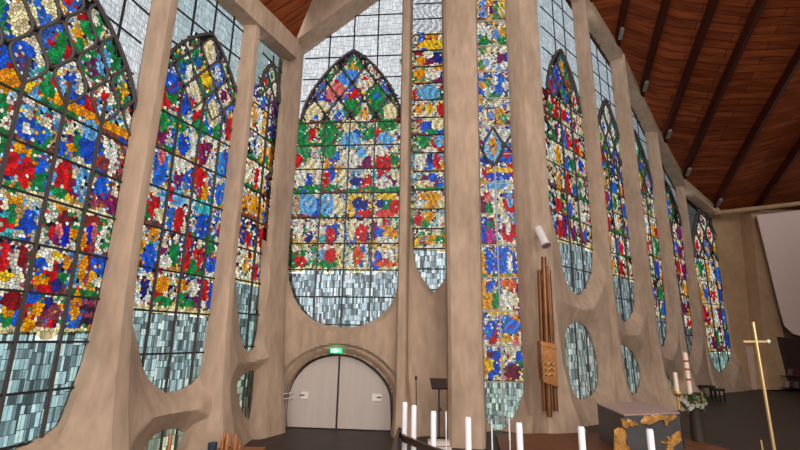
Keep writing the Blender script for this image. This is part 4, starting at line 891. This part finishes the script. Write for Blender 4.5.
for k, (x, y) in enumerate([(684, 401), (687, 404), (692, 406), (697, 405), (704, 403), (701, 406), (681, 399), (690, 408)]):
    c = G(x, y, 14.5+rnd.uniform(-.2, .2))-b0; mb = MB()
    for j in range(6):
        a = j*1.047; mb.add([c, c+Vector((math.cos(a-.4)*.07, -.05, math.sin(a-.4)*.07)), c+Vector((math.cos(a)*.075, -.03, math.sin(a)*.075)), c+Vector((math.cos(a+.4)*.07, -.05, math.sin(a+.4)*.07))], [(0, 1, 2, 3)])
    mb.build('flower', PET, fl, 0)
# dark stools near the far piers
for x, y, Y, wd, ht, lb in [(706, 392, 19.5, .95, .55, 'dark padded stool right of the flower arrangement'), (699, 399, 17.5, .6, .45, 'low dark stool behind the flower arrangement'), (719, 396, 21, .5, .55, 'small dark box-shaped stool before the far window')]:
    p = gnd(x, y+6, 0); st = empty('stool', (p[0], p[1], 0)); tag(st, lb, 'stool')
    MB().box(-wd/2, wd/2, -.22, .22, ht, ht+.12).build('seat', BLACK, st, 0)
    for sx_ in (-1, 1):
        for sy in (-1, 1): MB().box(sx_*wd*.42-.03, sx_*wd*.42+.03, sy*.18-.03, sy*.18+.03, 0, ht).build('leg', BLACK, st, 0)
# ------------------------------------------------------------ votive candle rack at the left
OR = mat('orange_brown_wax', (.42, .15, .05), .4, noise=(8, .4)); BLU = mat('dark_blue_bin', (.02, .035, .07), .5)
Yv = 11.6; g0_ = G(232, 452, Yv); b0 = Vector((g0_.x, Yv, 0)); vr = empty('candle_rack', b0); tag(vr, 'orange-brown wooden candle rack at the foot of the flared left pier', 'candle rack')
zz = G(232, 449, Yv).z; MB().box(-.35, .72, -.2, .25, zz-.07, zz).build('tray', mat('orange_wood', (.30, .11, .04), .5, noise=(4, .3)), vr, 0)
for sx_ in (-.3, .67):
    for sy in (-.15, .2): MB().box(sx_-.03, sx_+.03, sy-.03, sy+.03, 0, zz-.07).build('leg', RAILM, vr, 0)
for k, (x, y, dy) in enumerate([(225.5, 430, .1), (228, 434, -.08), (233.5, 433, .1), (236, 434, 0), (223, 438, 0), (240, 441, .05)]):
    p = G(x, y, Yv+dy); o = empty('votive_candle', (p.x, p.y, zz)); h = p.z-zz
    tag(o, ['tallest orange votive candle on the candle rack', 'orange votive candle just right of the tallest one', 'orange votive candle in the middle of the rack', 'orange votive candle right of the middle of the rack', 'orange votive candle at the left end of the rack', 'short orange votive candle at the right end of the rack'][k], 'candle', 'orange votive candles on the rack')
    MB().lathe([(.038, .0), (.038, h*.9), (.02, h)], 12).build('wax', OR, o)
p = G(218, 443, Yv); bn = MB(); bn.lathe([(.08, .0), (.11, p.z), (.10, p.z+.01)], 14).build('blue_bin', BLU).location = (p.x-.12, p.y, 0); tag(bpy.data.objects['blue_bin'], 'dark blue bin left of the orange candle rack', 'bin')
# small things on the nearest piers: thermostat rod
p = G(170.5, 436, 10.9); o = MB().lathe([(.045, 0), (.045, p.z), (.03, p.z+.04)], 12).build('orange_candle_post', OR); o.location = (p.x, p.y, 0); tag(o, 'slim orange candle post before the low eye-shaped window', 'candle post')
